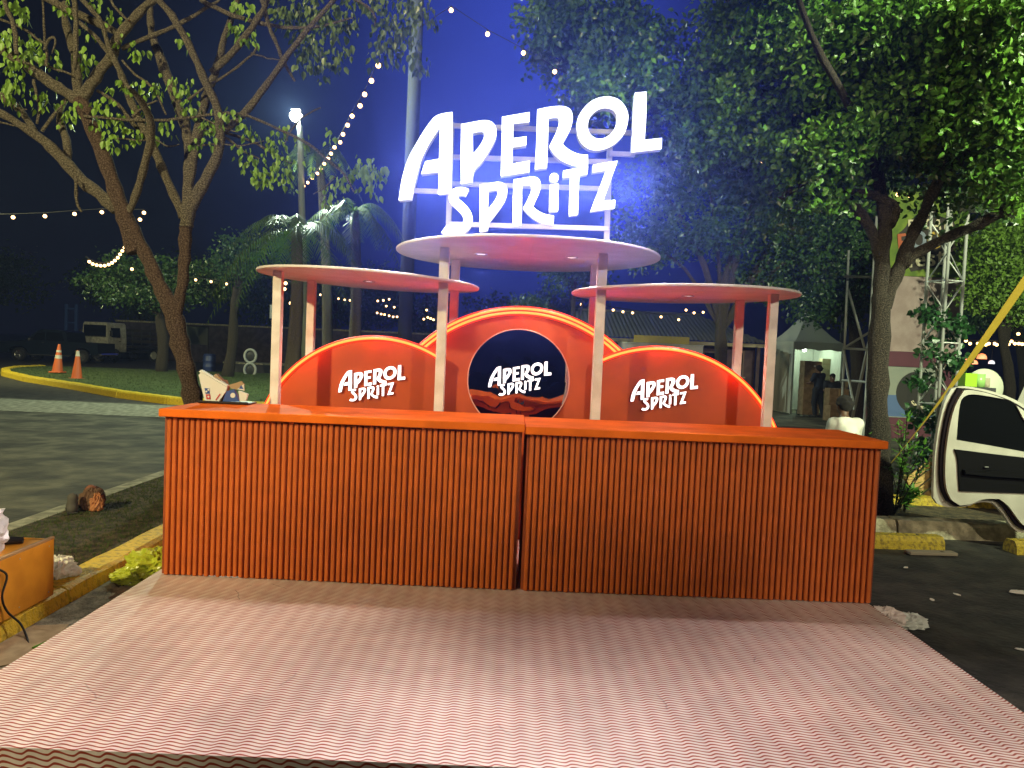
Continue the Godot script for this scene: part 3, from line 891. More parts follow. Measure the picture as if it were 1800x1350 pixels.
func shade_tree() -> void:
	var t := thing("spreading_tree", "tall bare spreading tree with few lime leaves behind the counter with pizza boxes", "tree", V(-3.75, 0.0, -8.6))
	var Z := 8.6
	var trunk := [-3.605,0.094,-8.6,0.138,-3.629,0.557,-8.6,0.118,-3.649,0.963,-8.6,0.108,-3.715,1.273,-8.6,0.103,-3.795,1.563,-8.6,0.103,-3.86,1.835,-8.6,0.108,-3.925,2.051,-8.6,0.103,-4.01,2.193,-8.6,0.09,-4.115,2.407,-8.6,0.079,-4.211,2.602,-8.6,0.077,-4.352,2.849,-8.6,0.081,-4.456,3.043,-8.6,0.085]
	add_limb(t, "trunk", trunk, M.bark_red, 0.0, 16)
	for a in [
		[[-4.361,2.669,-8.6,0.09,-4.454,2.973,-8.6,0.09,-4.557,3.276,-8.6,0.086,-4.689,3.615,-8.6,0.082,-4.84,3.99,-8.6,0.078,-4.93,4.195,-8.6,0.078,-5.014,4.381,-8.6,0.08], 0.0],
		[[-3.872,1.871,-8.6,0.064,-3.844,2.109,-8.6,0.061,-3.813,2.311,-8.6,0.061,-3.791,2.548,-8.6,0.064,-3.783,2.766,-8.6,0.07,-3.781,2.983,-8.6,0.074], 0.0]]:
		add_limb(t, "limb", a[0], M.bark_red, a[1], 14)
	for a in [
		[[-3.771,2.993,-8.6,0.082,-3.757,3.215,-8.6,0.074,-3.774,3.464,-8.6,0.065,-3.781,3.751,-8.6,0.059,-3.815,4.035,-8.6,0.059,-3.917,4.297,-8.6,0.061,-4.038,4.557,-8.6,0.057,-4.215,4.927,-8.6,0.057,-4.315,5.12,-8.6,0.049,-4.414,5.295,-8.6,0.043,-4.486,5.554,-8.6,0.037,-4.539,5.813,-8.6,0.029], -0.6],
		[[-3.766,3.119,-8.6,0.065,-3.678,3.315,-8.6,0.065,-3.557,3.521,-8.6,0.061,-3.42,3.824,-8.6,0.055,-3.378,4.054,-8.6,0.051,-3.393,4.282,-8.6,0.047,-3.476,4.506,-8.6,0.043,-3.578,4.748,-8.6,0.041,-3.7,5.025,-8.6,0.039,-3.859,5.263,-8.6,0.035,-3.995,5.388,-8.6,0.033,-4.151,5.494,-8.6,0.027,-4.306,5.637,-8.6,0.02], 0.8],
		[[-3.759,3.465,-8.6,0.043,-3.717,3.753,-8.6,0.055,-3.703,3.945,-8.6,0.057,-3.643,4.271,-8.6,0.051,-3.583,4.577,-8.6,0.049,-3.536,4.75,-8.6,0.045,-3.503,4.959,-8.6,0.037,-3.456,5.225,-8.6,0.037,-3.379,5.585,-8.6,0.035,-3.319,5.849,-8.6,0.029], -0.3],
		[[-3.53,4.75,-8.6,0.039,-3.389,4.869,-8.6,0.041,-3.164,5.068,-8.6,0.039,-2.949,5.266,-8.6,0.033,-2.772,5.424,-8.6,0.025], 0.4],
		[[-3.369,4.093,-8.6,0.045,-3.143,4.293,-8.6,0.043,-2.937,4.511,-8.6,0.039,-2.713,4.729,-8.6,0.035,-2.47,4.948,-8.6,0.031,-2.058,5.287,-8.6,0.025,-1.72,5.481,-8.6,0.022,-1.366,5.769,-8.6,0.014], 1.2],
		[[-5.014,4.362,-8.6,0.065,-4.945,4.479,-8.6,0.061,-4.785,4.694,-8.6,0.059,-4.635,4.871,-8.6,0.057,-4.562,5.025,-8.6,0.055,-4.411,5.163,-8.6,0.051,-4.223,5.322,-8.6,0.045,-4.034,5.424,-8.6,0.039,-3.845,5.508,-8.6,0.033,-3.637,5.592,-8.6,0.025], 0.5],
		[[-5.019,4.343,-8.6,0.061,-5.054,4.512,-8.6,0.057,-5.093,4.737,-8.6,0.055,-5.144,4.924,-8.6,0.053,-5.252,5.145,-8.6,0.049,-5.371,5.383,-8.6,0.041,-5.451,5.623,-8.6,0.035], -0.4],
		[[-5.029,4.343,-8.6,0.059,-5.126,4.424,-8.6,0.061,-5.3,4.52,-8.6,0.059,-5.532,4.68,-8.6,0.057,-5.745,4.803,-8.6,0.051,-5.937,4.907,-8.6,0.047,-6.187,5.028,-8.6,0.039], 0.7],
		[[-4.573,5.137,-8.6,0.043,-4.795,5.221,-8.6,0.045,-5.083,5.321,-8.6,0.043,-5.333,5.422,-8.6,0.039,-5.526,5.545,-8.6,0.033], 0.5],
		[[-4.583,3.141,-8.6,0.059,-4.76,3.306,-8.6,0.069,-4.956,3.46,-8.6,0.067,-5.152,3.69,-8.6,0.061,-5.29,3.837,-8.6,0.053,-5.484,3.981,-8.6,0.043,-5.697,4.104,-8.6,0.039,-5.891,4.229,-8.6,0.033,-6.103,4.314,-8.6,0.029], 0.8],
		[[-5.152,3.69,-8.6,0.047,-5.164,3.823,-8.6,0.045,-5.224,3.973,-8.6,0.043,-5.352,4.177,-8.6,0.041,-5.428,4.344,-8.6,0.035,-5.473,4.531,-8.6,0.022], -0.5],
		[[-5.533,4.007,-8.6,0.033,-5.68,4.219,-8.6,0.039,-5.835,4.345,-8.6,0.035,-5.989,4.433,-8.6,0.029], 0.2],
		[[-4.475,3.069,-8.6,0.039,-4.391,3.207,-8.6,0.041,-4.261,3.462,-8.6,0.043,-4.131,3.678,-8.6,0.045,-3.981,3.894,-8.6,0.045,-3.918,4.088,-8.6,0.039,-3.95,4.219,-8.6,0.025], 1.0],
		[[-3.808,3.098,-8.6,0.053,-3.93,3.361,-8.6,0.049,-4.072,3.661,-8.6,0.047,-4.144,3.849,-8.6,0.043,-4.294,4.128,-8.6,0.041,-4.395,4.352,-8.6,0.039,-4.477,4.613,-8.6,0.035,-4.557,4.799,-8.6,0.031,-4.598,4.948,-8.6,0.027,-4.64,5.134,-8.6,0.025,-4.739,5.28,-8.6,0.024,-4.991,5.513,-8.6,0.02], 0.4]]:
		add_limb(t, "branch", a[0], M.bark, a[1], 10)
	var twigs := [
		[-4.212,3.912,-8.7,0.026,-4.441,4.152,-8.7,0.024,-4.64,4.374,-8.7,0.022,-4.876,4.517,-8.7,0.018],
		[-4.911,4.165,-8.5,0.015,-4.778,4.161,-8.5,0.015,-4.416,4.145,-8.5,0.017,-3.96,4.165,-8.5,0.017,-3.581,4.223,-8.5,0.015,-3.297,4.264,-8.5,0.015,-3.049,4.238,-8.5,0.015,-2.664,4.095,-8.5,0.015,-2.374,3.966,-8.5,0.015,-2.139,3.788,-8.5,0.014,-1.923,3.608,-8.5,0.012,-1.822,3.432,-8.5,0.009],
		[-3.683,4.195,-8.7,0.018,-3.388,4.102,-8.7,0.017,-3.035,4.002,-8.7,0.015,-2.796,3.858,-8.7,0.013,-2.599,3.789,-8.7,0.009],
		[-3.659,4.118,-8.6,0.016,-3.368,4.036,-8.6,0.014,-3.132,3.875,-8.6,0.012,-2.976,3.815,-8.6,0.008],
		[-4.947,5.465,-8.3,0.03,-4.916,5.25,-8.3,0.028,-4.893,5.087,-8.3,0.026,-4.887,4.743,-8.3,0.025,-4.959,4.631,-8.4,0.023],
		[-5.669,5.385,-8.2,0.026,-5.594,5.21,-8.2,0.024,-5.5,4.981,-8.2,0.024,-5.456,4.696,-8.2,0.022],
		[-5.341,5.44,-8.4,0.011,-5.323,5.203,-8.4,0.011,-5.325,4.946,-8.4,0.013,-5.31,4.836,-8.4,0.017,-5.353,4.706,-8.4,0.019],
		[-5.31,4.836,-8.4,0.015,-5.269,4.949,-8.4,0.015,-5.185,4.971,-8.4,0.013,-5.137,4.899,-8.4,0.01,-5.125,4.753,-8.4,0.007],
		[-5.98,5.244,-8.6,0.014,-5.73,5.17,-8.6,0.014,-5.461,5.004,-8.6,0.014],
		[-4.615,5.455,-8.4,0.013,-4.5,5.313,-8.4,0.014,-4.348,5.182,-8.4,0.014],
		[-4.985,5.207,-8.5,0.021,-4.813,5.066,-8.5,0.023,-4.716,4.959,-8.5,0.025,-4.61,4.833,-8.5,0.027],
		[-3.674,5.553,-8.6,0.027,-3.403,5.434,-8.6,0.027,-3.075,5.336,-8.6,0.025,-2.71,5.286,-8.6,0.022,-2.403,5.29,-8.6,0.016,-1.928,5.415,-8.6,0.01],
		[-2.938,5.566,-8.4,0.025,-2.877,5.386,-8.4,0.025,-2.795,5.151,-8.4,0.023,-2.715,4.97,-8.4,0.021,-2.635,4.799,-8.4,0.019,-2.537,4.646,-8.4,0.013],
		[-4.561,4.968,-8.6,0.025,-4.295,5.102,-8.6,0.025,-3.954,5.259,-8.6,0.025,-3.653,5.46,-8.6,0.02,-3.484,5.599,-8.6,0.014],
		[-5.383,3.975,-8.5,0.021,-5.308,4.091,-8.5,0.019,-5.216,4.245,-8.5,0.017,-5.141,4.333,-8.5,0.014],
		[-5.486,4.551,-8.5,0.017,-5.455,4.384,-8.5,0.016,-5.405,4.237,-8.5,0.015,-5.418,4.048,-8.5,0.014],
		[-5.46,4.748,-8.5,0.014,-5.298,4.69,-8.5,0.013,-5.07,4.626,-8.5,0.012,-4.975,4.574,-8.5,0.01],
		[-4.486,4.801,-8.5,0.012,-4.351,4.658,-8.5,0.012,-4.197,4.552,-8.5,0.012,-4.08,4.426,-8.5,0.012,-3.961,4.207,-8.5,0.01],
		[-4.369,4.179,-8.5,0.012,-4.229,4.289,-8.5,0.012,-4.06,4.352,-8.5,0.01],
		[-3.775,4.384,-8.5,0.014,-3.589,4.523,-8.5,0.014,-3.309,4.723,-8.5,0.014,-3.049,4.958,-8.5,0.013,-3.015,5.071,-8.5,0.008],
		[-3.049,4.949,-8.5,0.009,-2.858,4.901,-8.5,0.008,-2.725,4.889,-8.5,0.007],
		[-3.581,4.205,-8.5,0.01,-3.331,4.103,-8.5,0.009,-3.158,4.054,-8.5,0.007],
		[-4.526,3.937,-8.5,0.009,-4.279,3.92,-8.5,0.009,-4.089,3.938,-8.5,0.008,-3.934,3.85,-8.5,0.008,-3.782,3.866,-8.5,0.007],
		[-3.621,3.892,-8.5,0.009,-3.402,3.921,-8.5,0.008,-3.136,3.923,-8.5,0.007,-2.89,3.991,-8.5,0.006],
		[-5.862,4.329,-8.5,0.01,-5.69,4.224,-8.5,0.009,-5.48,4.177,-8.5,0.007],
		[-5.897,4.065,-8.5,0.01,-5.744,4.043,-8.5,0.009,-5.611,4.021,-8.5,0.008],
		[-4.931,3.444,-8.4,0.015,-4.933,3.331,-8.4,0.019,-4.941,3.2,-8.4,0.017,-4.91,3.089,-8.4,0.011],
		[-2.253,4.376,-8.5,0.009,-2.459,4.254,-8.5,0.009,-2.587,4.06,-8.5,0.008,-2.621,3.927,-8.5,0.006],
		[-1.99,5.637,-8.5,0.014,-1.759,5.518,-8.5,0.015,-1.66,5.392,-8.5,0.014,-1.636,5.245,-8.5,0.009],
		[-2.057,3.612,-8.5,0.008,-2.168,3.493,-8.5,0.008,-2.28,3.393,-8.5,0.006]]
	for w in twigs:
		add_limb(t, "twig", w, M.bark, rng.randf_range(-0.1, 0.2), 7)
	# drooping clusters of leaves
	var spots := [-5.813,5.023,-8.5,-5.522,4.832,-8.4,-5.613,4.419,-8.3,-4.91,4.855,-8.5,-4.909,5.181,-8.6,-5.257,4.819,-8.4,-5.137,4.233,-8.5,-5.312,4.39,-8.5,-5.35,4.298,-8.4,-4.722,4.34,-8.5,-4.681,4.196,-8.5,-4.599,4.193,-8.6,-4.638,3.97,-8.5,-4.494,3.891,-8.4,-4.309,4.529,-8.5,-4.538,4.443,-8.5,-4.156,4.555,-8.5,-3.919,4.562,-8.6,-3.831,4.342,-8.5,-3.715,4.328,-8.5,-4.376,4.019,-8.5,-4.093,4.013,-8.5,-3.979,4.094,-8.5,-4.277,4.316,-8.6,-4.318,4.938,-8.5,-3.822,5.074,-8.5,-3.263,5.254,-8.6,-3.076,5.163,-8.5,-3.482,3.976,-8.5,-3.602,3.914,-8.5,-3.201,4.3,-8.5,-3.087,4.114,-8.5,-3.546,4.162,-8.6,-3.131,3.864,-8.5,-2.961,3.764,-8.5,-2.735,3.958,-8.5,-2.739,4.159,-8.6,-2.879,3.595,-8.5,-5.579,5.301,-8.4,-5.156,5.403,-8.5,-3.251,5.534,-8.6,-3.103,5.419,-8.5,-5.625,5.269,-8.5,-4.593,5.296,-8.5,-5.586,4.677,-8.2,-5.608,4.692,-8.4,-5.693,4.311,-8.3,-5.551,4.962,-8.6,-5.09,4.83,-8.7,-5.091,4.153,-8.5,-2.837,3.917,-8.6,-2.672,3.783,-8.5,-2.541,3.846,-8.6,-2.944,3.605,-8.5,-2.809,3.621,-8.6,-2.636,3.657,-8.5,-3.025,3.735,-8.5,-1.791,3.847,-8.6,-1.702,3.722,-8.6,-1.61,3.75,-8.7,-1.75,3.59,-8.6,-1.63,3.531,-8.6,-1.639,3.764,-8.5,-2.074,3.511,-8.6,-2.011,3.592,-8.6,-2.136,3.411,-8.6,-1.95,3.711,-8.6,-2.198,4.167,-8.7,-3.753,4.56,-8.5,-5.701,4.987,-8.3,-5.576,4.888,-8.3,-5.43,4.692,-8.3,-5.653,4.59,-8.3,-5.485,4.438,-8.2]
	var leaf := leaf_mesh(1.0, 0.62, 0.16)
	var at := []
	for i in range(0, spots.size(), 3):
		cluster(V(spots[i], spots[i + 1], spots[i + 2]) - t.position, 15, 0.090, 0.080, at)
		if i % 2 == 0: cluster(V(spots[i], spots[i + 1], spots[i + 2]) - t.position + V(rng.randf_range(-0.3, 0.3), rng.randf_range(-0.15, 0.25), rng.randf_range(-0.5, 0.3)), 10, 0.08, 0.075, at)
	# the heavy leafy end above the lamp
	var heavy := []
	var hv := [-2.71,5.473,-8.9,-2.547,5.611,-8.9,-2.375,5.455,-8.9,-2.603,5.247,-8.9,-2.399,5.158,-8.9,-2.238,5.362,-8.9,-2.11,5.565,-8.9,-2.132,5.202,-8.9,-2.294,5.03,-8.9,-2.495,5.021,-8.9,-2.483,5.713,-8.9,-2.215,5.692,-8.9,-2.015,5.714,-8.9,-1.815,5.755,-8.9,-1.561,5.7,-9,-1.691,5.528,-9,-1.519,5.47,-9,-1.38,5.376,-9,-1.252,5.581,-9,-1.36,5.742,-9,-1.717,5.294,-9,-1.546,5.269,-9,-1.306,5.213,-9,-1.188,5.684,-9,-2.782,5.556,-8.8,-2.917,5.647,-8.8,-1.952,5.835,-8.9,-1.5,5.869,-9,-2.653,5.659,-8.8]
	for i in range(0, hv.size(), 3):
		for k in 3:
			cluster(V(hv[i], hv[i + 1], hv[i + 2]) - t.position + V(rng.randf_range(-0.1, 0.1), rng.randf_range(-0.1, 0.1), rng.randf_range(-0.3, 0.3)), 12, 0.10, 0.09, heavy)
	scatter("crown", leaf, M.leaf_lime, at, t).set_meta("kind", "stuff")
	scatter("crown", leaf, M.leaf_mid, heavy, t).set_meta("kind", "stuff")

func cluster(c: Vector3, n: int, spread: float, size: float, into: Array) -> void:
	# leaves hanging from one point
	n = int(n * rng.randf_range(0.6, 1.3))
	for i in n:
		var o := V(rng.randf_range(-1, 1), rng.randf_range(-1.2, 0.7), rng.randf_range(-1, 1)) * spread
		var d := V(o.x * 1.2, -0.12, o.z * 1.2).normalized()
		d = (d + V(0, -1.3, 0)).normalized()
		var side := d.cross(V(rng.randf_range(-1, 1), 0.2, rng.randf_range(-1, 1))).normalized()
		var s := size * rng.randf_range(0.6, 1.25)
		into.append(Transform3D(Basis(side * s, d.cross(side) * s, d * s), c + o))

func crown_blob(c: Vector3, r: Vector3, n: int, size: float, into: Array, droop := 0.4) -> void:
	# sprays of leaves through one billow, thicker toward its outside
	var sprays := maxi(1, n / 14)
	for i in sprays:
		var d := V(rng.randfn(), rng.randfn(), rng.randfn()).normalized()
		var k := pow(rng.randf(), 0.45) * (1.0 + 0.22 * sin(d.x * 5.0 + c.x * 3.0) * cos(d.y * 6.0 + c.y))
		var p := c + d * r * k
		for j in 14:
			var q := p + V(rng.randfn(), rng.randfn() * 0.7, rng.randfn()) * size * 1.25
			into.append(turned(q, size, droop))

func leafy_tree() -> void:
	var t := thing("leafy_tree", "big leafy green tree with a dark forked trunk in the planting bed", "tree", V(4.35, 0.05, -8.25))
	var Z := 8.25
	add_limb(t, "trunk", [4.286,-0.296,-8.25,0.178,4.225,0.349,-8.25,0.146,4.178,0.863,-8.25,0.133,4.139,1.373,-8.25,0.114,4.125,1.882,-8.25,0.108,4.117,2.389,-8.25,0.105,4.107,2.641,-8.25,0.095,4.089,3.017,-8.25,0.076,4.096,3.393,-8.25,0.076,4.002,3.763,-8.25,0.063,3.875,4.254,-8.25,0.054,3.644,4.922,-8.25,0.051], M.bark_dark, 0.0, 14)
	for a in [
		[[4.136,2.39,-8.25,0.083,4.216,2.704,-8.2,0.079,4.274,2.95,-8.15,0.069,4.347,3.224,-8.1,0.062,4.414,3.513,-8,0.055,4.457,3.823,-7.9,0.067,4.427,4.267,-7.8,0.054,4.498,4.93,-7.7,0.041], 0.1],
		[[4.258,2.83,-8.2,0.063,4.442,3.012,-8.1,0.056,4.684,3.161,-8,0.052,4.889,3.275,-7.9,0.055,5.085,3.414,-7.8,0.066,5.286,3.615,-7.6,0.058,5.569,3.975,-7.4,0.04], 0.2],
		[[4.116,3.269,-8.25,0.057,4.186,3.45,-8.2,0.057,3.956,3.595,-8.2,0.05,3.621,3.664,-8.3,0.045,3.274,3.765,-8.4,0.039,3,3.583,-8.5,0.033], 0.0],
		[[4.09,2.892,-8.25,0.07,3.964,3.271,-8.3,0.064,3.662,3.719,-8.4,0.058,3.321,4.33,-8.6,0.05,2.758,5.02,-8.8,0.037,2.114,5.531,-9,0.024], -0.2],
		[[4.485,3.728,-8,0.049,4.673,4.046,-7.6,0.053,4.635,4.454,-7,0.038,4.493,4.707,-6.4,0.025], 0.8],
		[[3.915,4.132,-8.25,0.057,3.345,4.453,-7.8,0.042,2.622,4.705,-7.2,0.03,2.035,4.782,-6.6,0.02], 0.8]]:
		add_limb(t, "branch", a[0], M.bark_dark, a[1], 10)
	var bright := []
	var dark := []
	var fresh := []
	var spots := [0.273,5.951,-9.3,0.459,5.719,-9.3,0.763,5.758,-9.2,0.987,5.427,-9.2,1.228,5.87,-9.1,0.863,5.114,-9.2,1.117,4.92,-9.2,1.464,5.274,-9.1,1.499,5.571,-9,0.613,5.989,-9.2,1.7,4.978,-9,2.019,4.757,-9,2.358,5.676,-8.7,2.255,5.156,-8.7,2.179,4.326,-9,2.446,4.742,-8.6,2.618,5.119,-8.4,2.659,5.408,-8.2,2.566,4.325,-8.7,2.79,4.435,-8.6,2.916,5.347,-7.9,2.917,4.977,-8,3.177,4.69,-8,3.201,5.101,-7.7,3.394,4.823,-7.7,3.391,5.192,-7.5,3.587,4.882,-7.4,3.768,4.575,-7.6,3.741,5.119,-7.3,3.926,4.816,-7.2,3.949,4.513,-7.4,4.014,4.947,-7,4.151,4.627,-7.1,4.098,4.964,-6.8,4.274,4.67,-6.8,4.281,4.834,-6.6,4.495,4.477,-6.8,4.377,4.338,-7,4.298,4.189,-7.2,4.555,4.084,-7,4.147,4.108,-7.5,3.906,4.156,-7.7,3.59,4.347,-7.8,3.49,4.05,-7.8,3.365,3.894,-7.9,3.214,4.094,-8,4.628,3.961,-7.3,4.756,3.751,-7.1,4.977,3.558,-7.4,3.387,3.663,-8.2,3.176,3.912,-8.5,3.034,4.188,-8.6]
	for i in range(0, spots.size(), 3):
		var p := V(spots[i], spots[i + 1], spots[i + 2]) - t.position
		var r := V(0.36, 0.29, 0.42) * rng.randf_range(0.7, 1.15)
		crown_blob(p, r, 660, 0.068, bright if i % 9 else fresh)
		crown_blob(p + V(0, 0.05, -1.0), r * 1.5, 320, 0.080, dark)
	# the crown goes on above the frame and over the deck
	for k in 26:
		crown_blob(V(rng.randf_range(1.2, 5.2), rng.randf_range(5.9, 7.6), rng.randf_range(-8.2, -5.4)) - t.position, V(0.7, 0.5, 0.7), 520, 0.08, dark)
	var few := []
	for i in 90:
		few.append(bright[rng.randi() % bright.size()])
	var leaf := leaf_mesh(1.0, 0.66, 0.2)
	scatter("crown", leaf, M.leaf_green, bright, t).set_meta("kind", "stuff")
	scatter("crown", leaf, M.leaf_fresh, fresh, t).set_meta("kind", "stuff")
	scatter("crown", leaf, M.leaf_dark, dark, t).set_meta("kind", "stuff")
	scatter("yellow_leaves", leaf, M.leaf_gold, few, t).set_meta("kind", "stuff")

func plain_tree(called: String, label: String, base: Vector3, top: Vector3, r0: float, blobs: Array, leaf_n: int, size: float, mat: Material, group := "") -> void:
	var t := thing(called, label, "tree", base, 0.0, group)
	var h: Vector3 = top - base
	add_limb(t, "trunk", [base.x, base.y, base.z, r0 * 1.25, base.x + h.x * 0.2 + 0.1, base.y + h.y * 0.35, base.z, r0, base.x + h.x * 0.6 - 0.1, base.y + h.y * 0.7, base.z, r0 * 0.7, top.x, top.y, top.z, r0 * 0.35], M.bark_dark, 0.0, 10)
	var at := []
	for b in blobs:
		var c: Vector3 = b[0]
		add_limb(t, "branch", [base.x + h.x * 0.45, base.y + h.y * 0.55, base.z, r0 * 0.45, lerpf(base.x + h.x * 0.7, c.x, 0.5), lerpf(base.y + h.y * 0.75, c.y, 0.5), lerpf(base.z, c.z, 0.5), r0 * 0.3, c.x, c.y, c.z, r0 * 0.12], M.bark_dark, 0.0, 6)
		crown_blob(c - base, V(b[1], b[2], b[1]), leaf_n, size, at)
	scatter("crown", leaf_mesh(1.0, 0.6, 0.2), mat, at, t).set_meta("kind", "stuff")

func palm(label: String, base: Vector3, top: Vector3, r: float, fronds: int, length: float) -> void:
	var t := thing("palm_tree", label, "palm tree", base, 0.0, "palms behind the street lamp")
	var h: Vector3 = top - base
	var pts := []
	var rad := []
	for i in 13:
		var f := i / 12.0
		pts.append(h * f + V(0.12 * sin(f * 3.0), 0, 0)); rad.append(lerpf(r * 1.25, r * 0.8, f) * (1.0 + 0.06 * (i % 2)))
	put("trunk", MB.new(true).tube(pts, rad, 10).done(), M.bark, t)
	for k in fronds:
		var a := TAU * k / fronds * 2.618 + 0.3
		var lift := rng.randf_range(-0.1, 1.2)
		var out := V(cos(a), 0, sin(a))
		var mb := MB.new()
		var prev := h
		var v := (out + V(0, lift, 0)).normalized() * length / 16.0
		for i in 16:
			var p := prev + v
			v += V(0, -length * 0.0085, 0)
			var d := v.normalized()
			var side := d.cross(Vector3.UP).normalized()
			var w := 0.022 * (1.0 - i / 17.0)
			mb.quad(prev - side * w, prev + side * w, p + side * w * 0.9, p - side * w * 0.9)
			if i > 1:
				for s in [-1.0, 1.0]:
					for j in 2:
						var q := prev.lerp(p, j / 2.0)
						var ll := length * 0.24 * sin(PI * clampf((i + j / 2.0) / 17.0, 0.05, 0.97)) * rng.randf_range(0.8, 1.1)
						var tip: Vector3 = q + (side * s * 0.75 + d * 0.5 + V(0, -0.45 + rng.randf_range(-0.25, 0.2), 0)).normalized() * ll
						mb.quad(q - d * 0.022, q + d * 0.022, q.lerp(tip, 0.6) + d * 0.016, tip)
			prev = p
		put("frond", mb.done(), M.frond, t)

func roadside_tree() -> void:
	# stands beside the photographer; its thin crown dapples the deck
	var c := V(3.95, 3.85, 2.6)
	var blobs := []
	for k in 8:
		blobs.append([c + V(rng.randf_range(-0.9, 0.6), rng.randf_range(-0.02, 0.40), rng.randf_range(-0.7, 0.6)), rng.randf_range(0.18, 0.34), rng.randf_range(0.12, 0.22)])
	plain_tree("leafy_tree", "thin leafy tree beside the wave deck's near corner", V(5.0, 0, 2.8), V(4.9, 3.9, 2.7), 0.07, blobs, 300, 0.09, M.leaf_green)

# ------------------------------------------------------------------ beyond the booth, road side
func street_lamp() -> void:
	var base := V(-5.965,1.077,-22)
	var top := V(-6.411,8.028,-22)
	var head := V(-6.519,8.303,-22)
	var t := thing("street_lamp", "tall street lamp shining brightly above the palms", "street lamp", V(base.x, 0, base.z))
	put("pole", MB.new(true).tube([Vector3.ZERO, V(top.x - base.x, top.y, 0)], [0.13, 0.085], 12).done(), M.galvanised, t)
	put("base_plate", box_mesh(V(0.5, 0.04, 0.5), 0.005), M.galvanised, t, V(0, 0.03, 0))
	var hp := V(head.x - base.x, head.y, 0.0)
	put("bracket", rod(V(top.x - base.x, top.y, 0), hp + V(0, 0.02, 0), 0.05), M.galvanised, t)
	put("lamp_housing", MB.new().box(hp + V(0, 0.17, -0.04), V(0.30, 0.08, 0.30), 0.03).done(), M.dark_metal, t)
	var o := put("lamp_lens", MB.new(true).lathe([Vector2(0.001, -0.18), Vector2(0.11, -0.14), Vector2(0.18, -0.04), Vector2(0.18, 0.05), Vector2(0.11, 0.12), Vector2(0.001, 0.13)], 16).done(), M.lamp_glow, t, hp + V(0, 0, 0.05))
	omni(t, V(base.x, 0, base.z) + hp + V(0, -0.02, 0.40), 90.0, Color(0.90, 1.0, 0.88), 0.12)

func cone(label: String, at: Vector3, h: float, bands: Array, lean: float) -> void:
	var t := thing("traffic_cone", label, "traffic cone", at, 0.0, "traffic cones on the lawn island")
	var b := Basis(Vector3.BACK, lean)
	var o := plain("cone_orange", 0.55, 0.11, 0.025, 0.5)
	h *= 0.98
	var w := plain("cone_band", 0.55, 0.50, 0.42, 0.4)
	put("base", box_mesh(V(h * 0.40, 0.05, h * 0.40), 0.012), o, t, V(0, 0.025, 0))
	put("body", MB.new(true).lathe([Vector2(h * 0.175, 0.05), Vector2(h * 0.165, h * 0.10), Vector2(h * 0.045, h * 0.97), Vector2(h * 0.038, h), Vector2(0.005, h)], 20, Vector3.ZERO, b).done(), o, t)
	for k in bands:
		var r0 := lerpf(0.165, 0.045, (k[0] - 0.1) / 0.87) * h + 0.004
		var r1 := lerpf(0.165, 0.045, (k[1] - 0.1) / 0.87) * h + 0.004
		put("band", MB.new(true).lathe([Vector2(r0, k[0] * h), Vector2(r1, k[1] * h)], 20, Vector3.ZERO, b).done(), w, t)

func wheel(parent: Node3D, at: Vector3, r: float, w: float, rim_mat: Material) -> void:
	var b := Basis(Vector3.RIGHT, PI / 2)
	var o := put("wheel", MB.new(true).lathe([Vector2(r * 0.62, -w / 2), Vector2(r * 0.93, -w / 2), Vector2(r, -w * 0.3), Vector2(r, w * 0.3), Vector2(r * 0.93, w / 2), Vector2(r * 0.62, w / 2)], 24, Vector3.ZERO, b).done(), M.black_rubber, parent, at)
	put("rim", MB.new(true).lathe([Vector2(r * 0.62, w * 0.36), Vector2(r * 0.58, w * 0.28), Vector2(r * 0.2, w * 0.34), Vector2(0.002, w * 0.36)], 20, Vector3.ZERO, b).done(), rim_mat, o)
	var sp := MB.new()
	for k in 5:
		var a := TAU * k / 5
		sp.box(V(cos(a) * r * 0.36, sin(a) * r * 0.36, w * 0.40), V(r * 0.5, r * 0.13, 0.02), 0.005, Basis(Vector3.BACK, a))
	put("spokes", sp.done(), rim_mat, o)

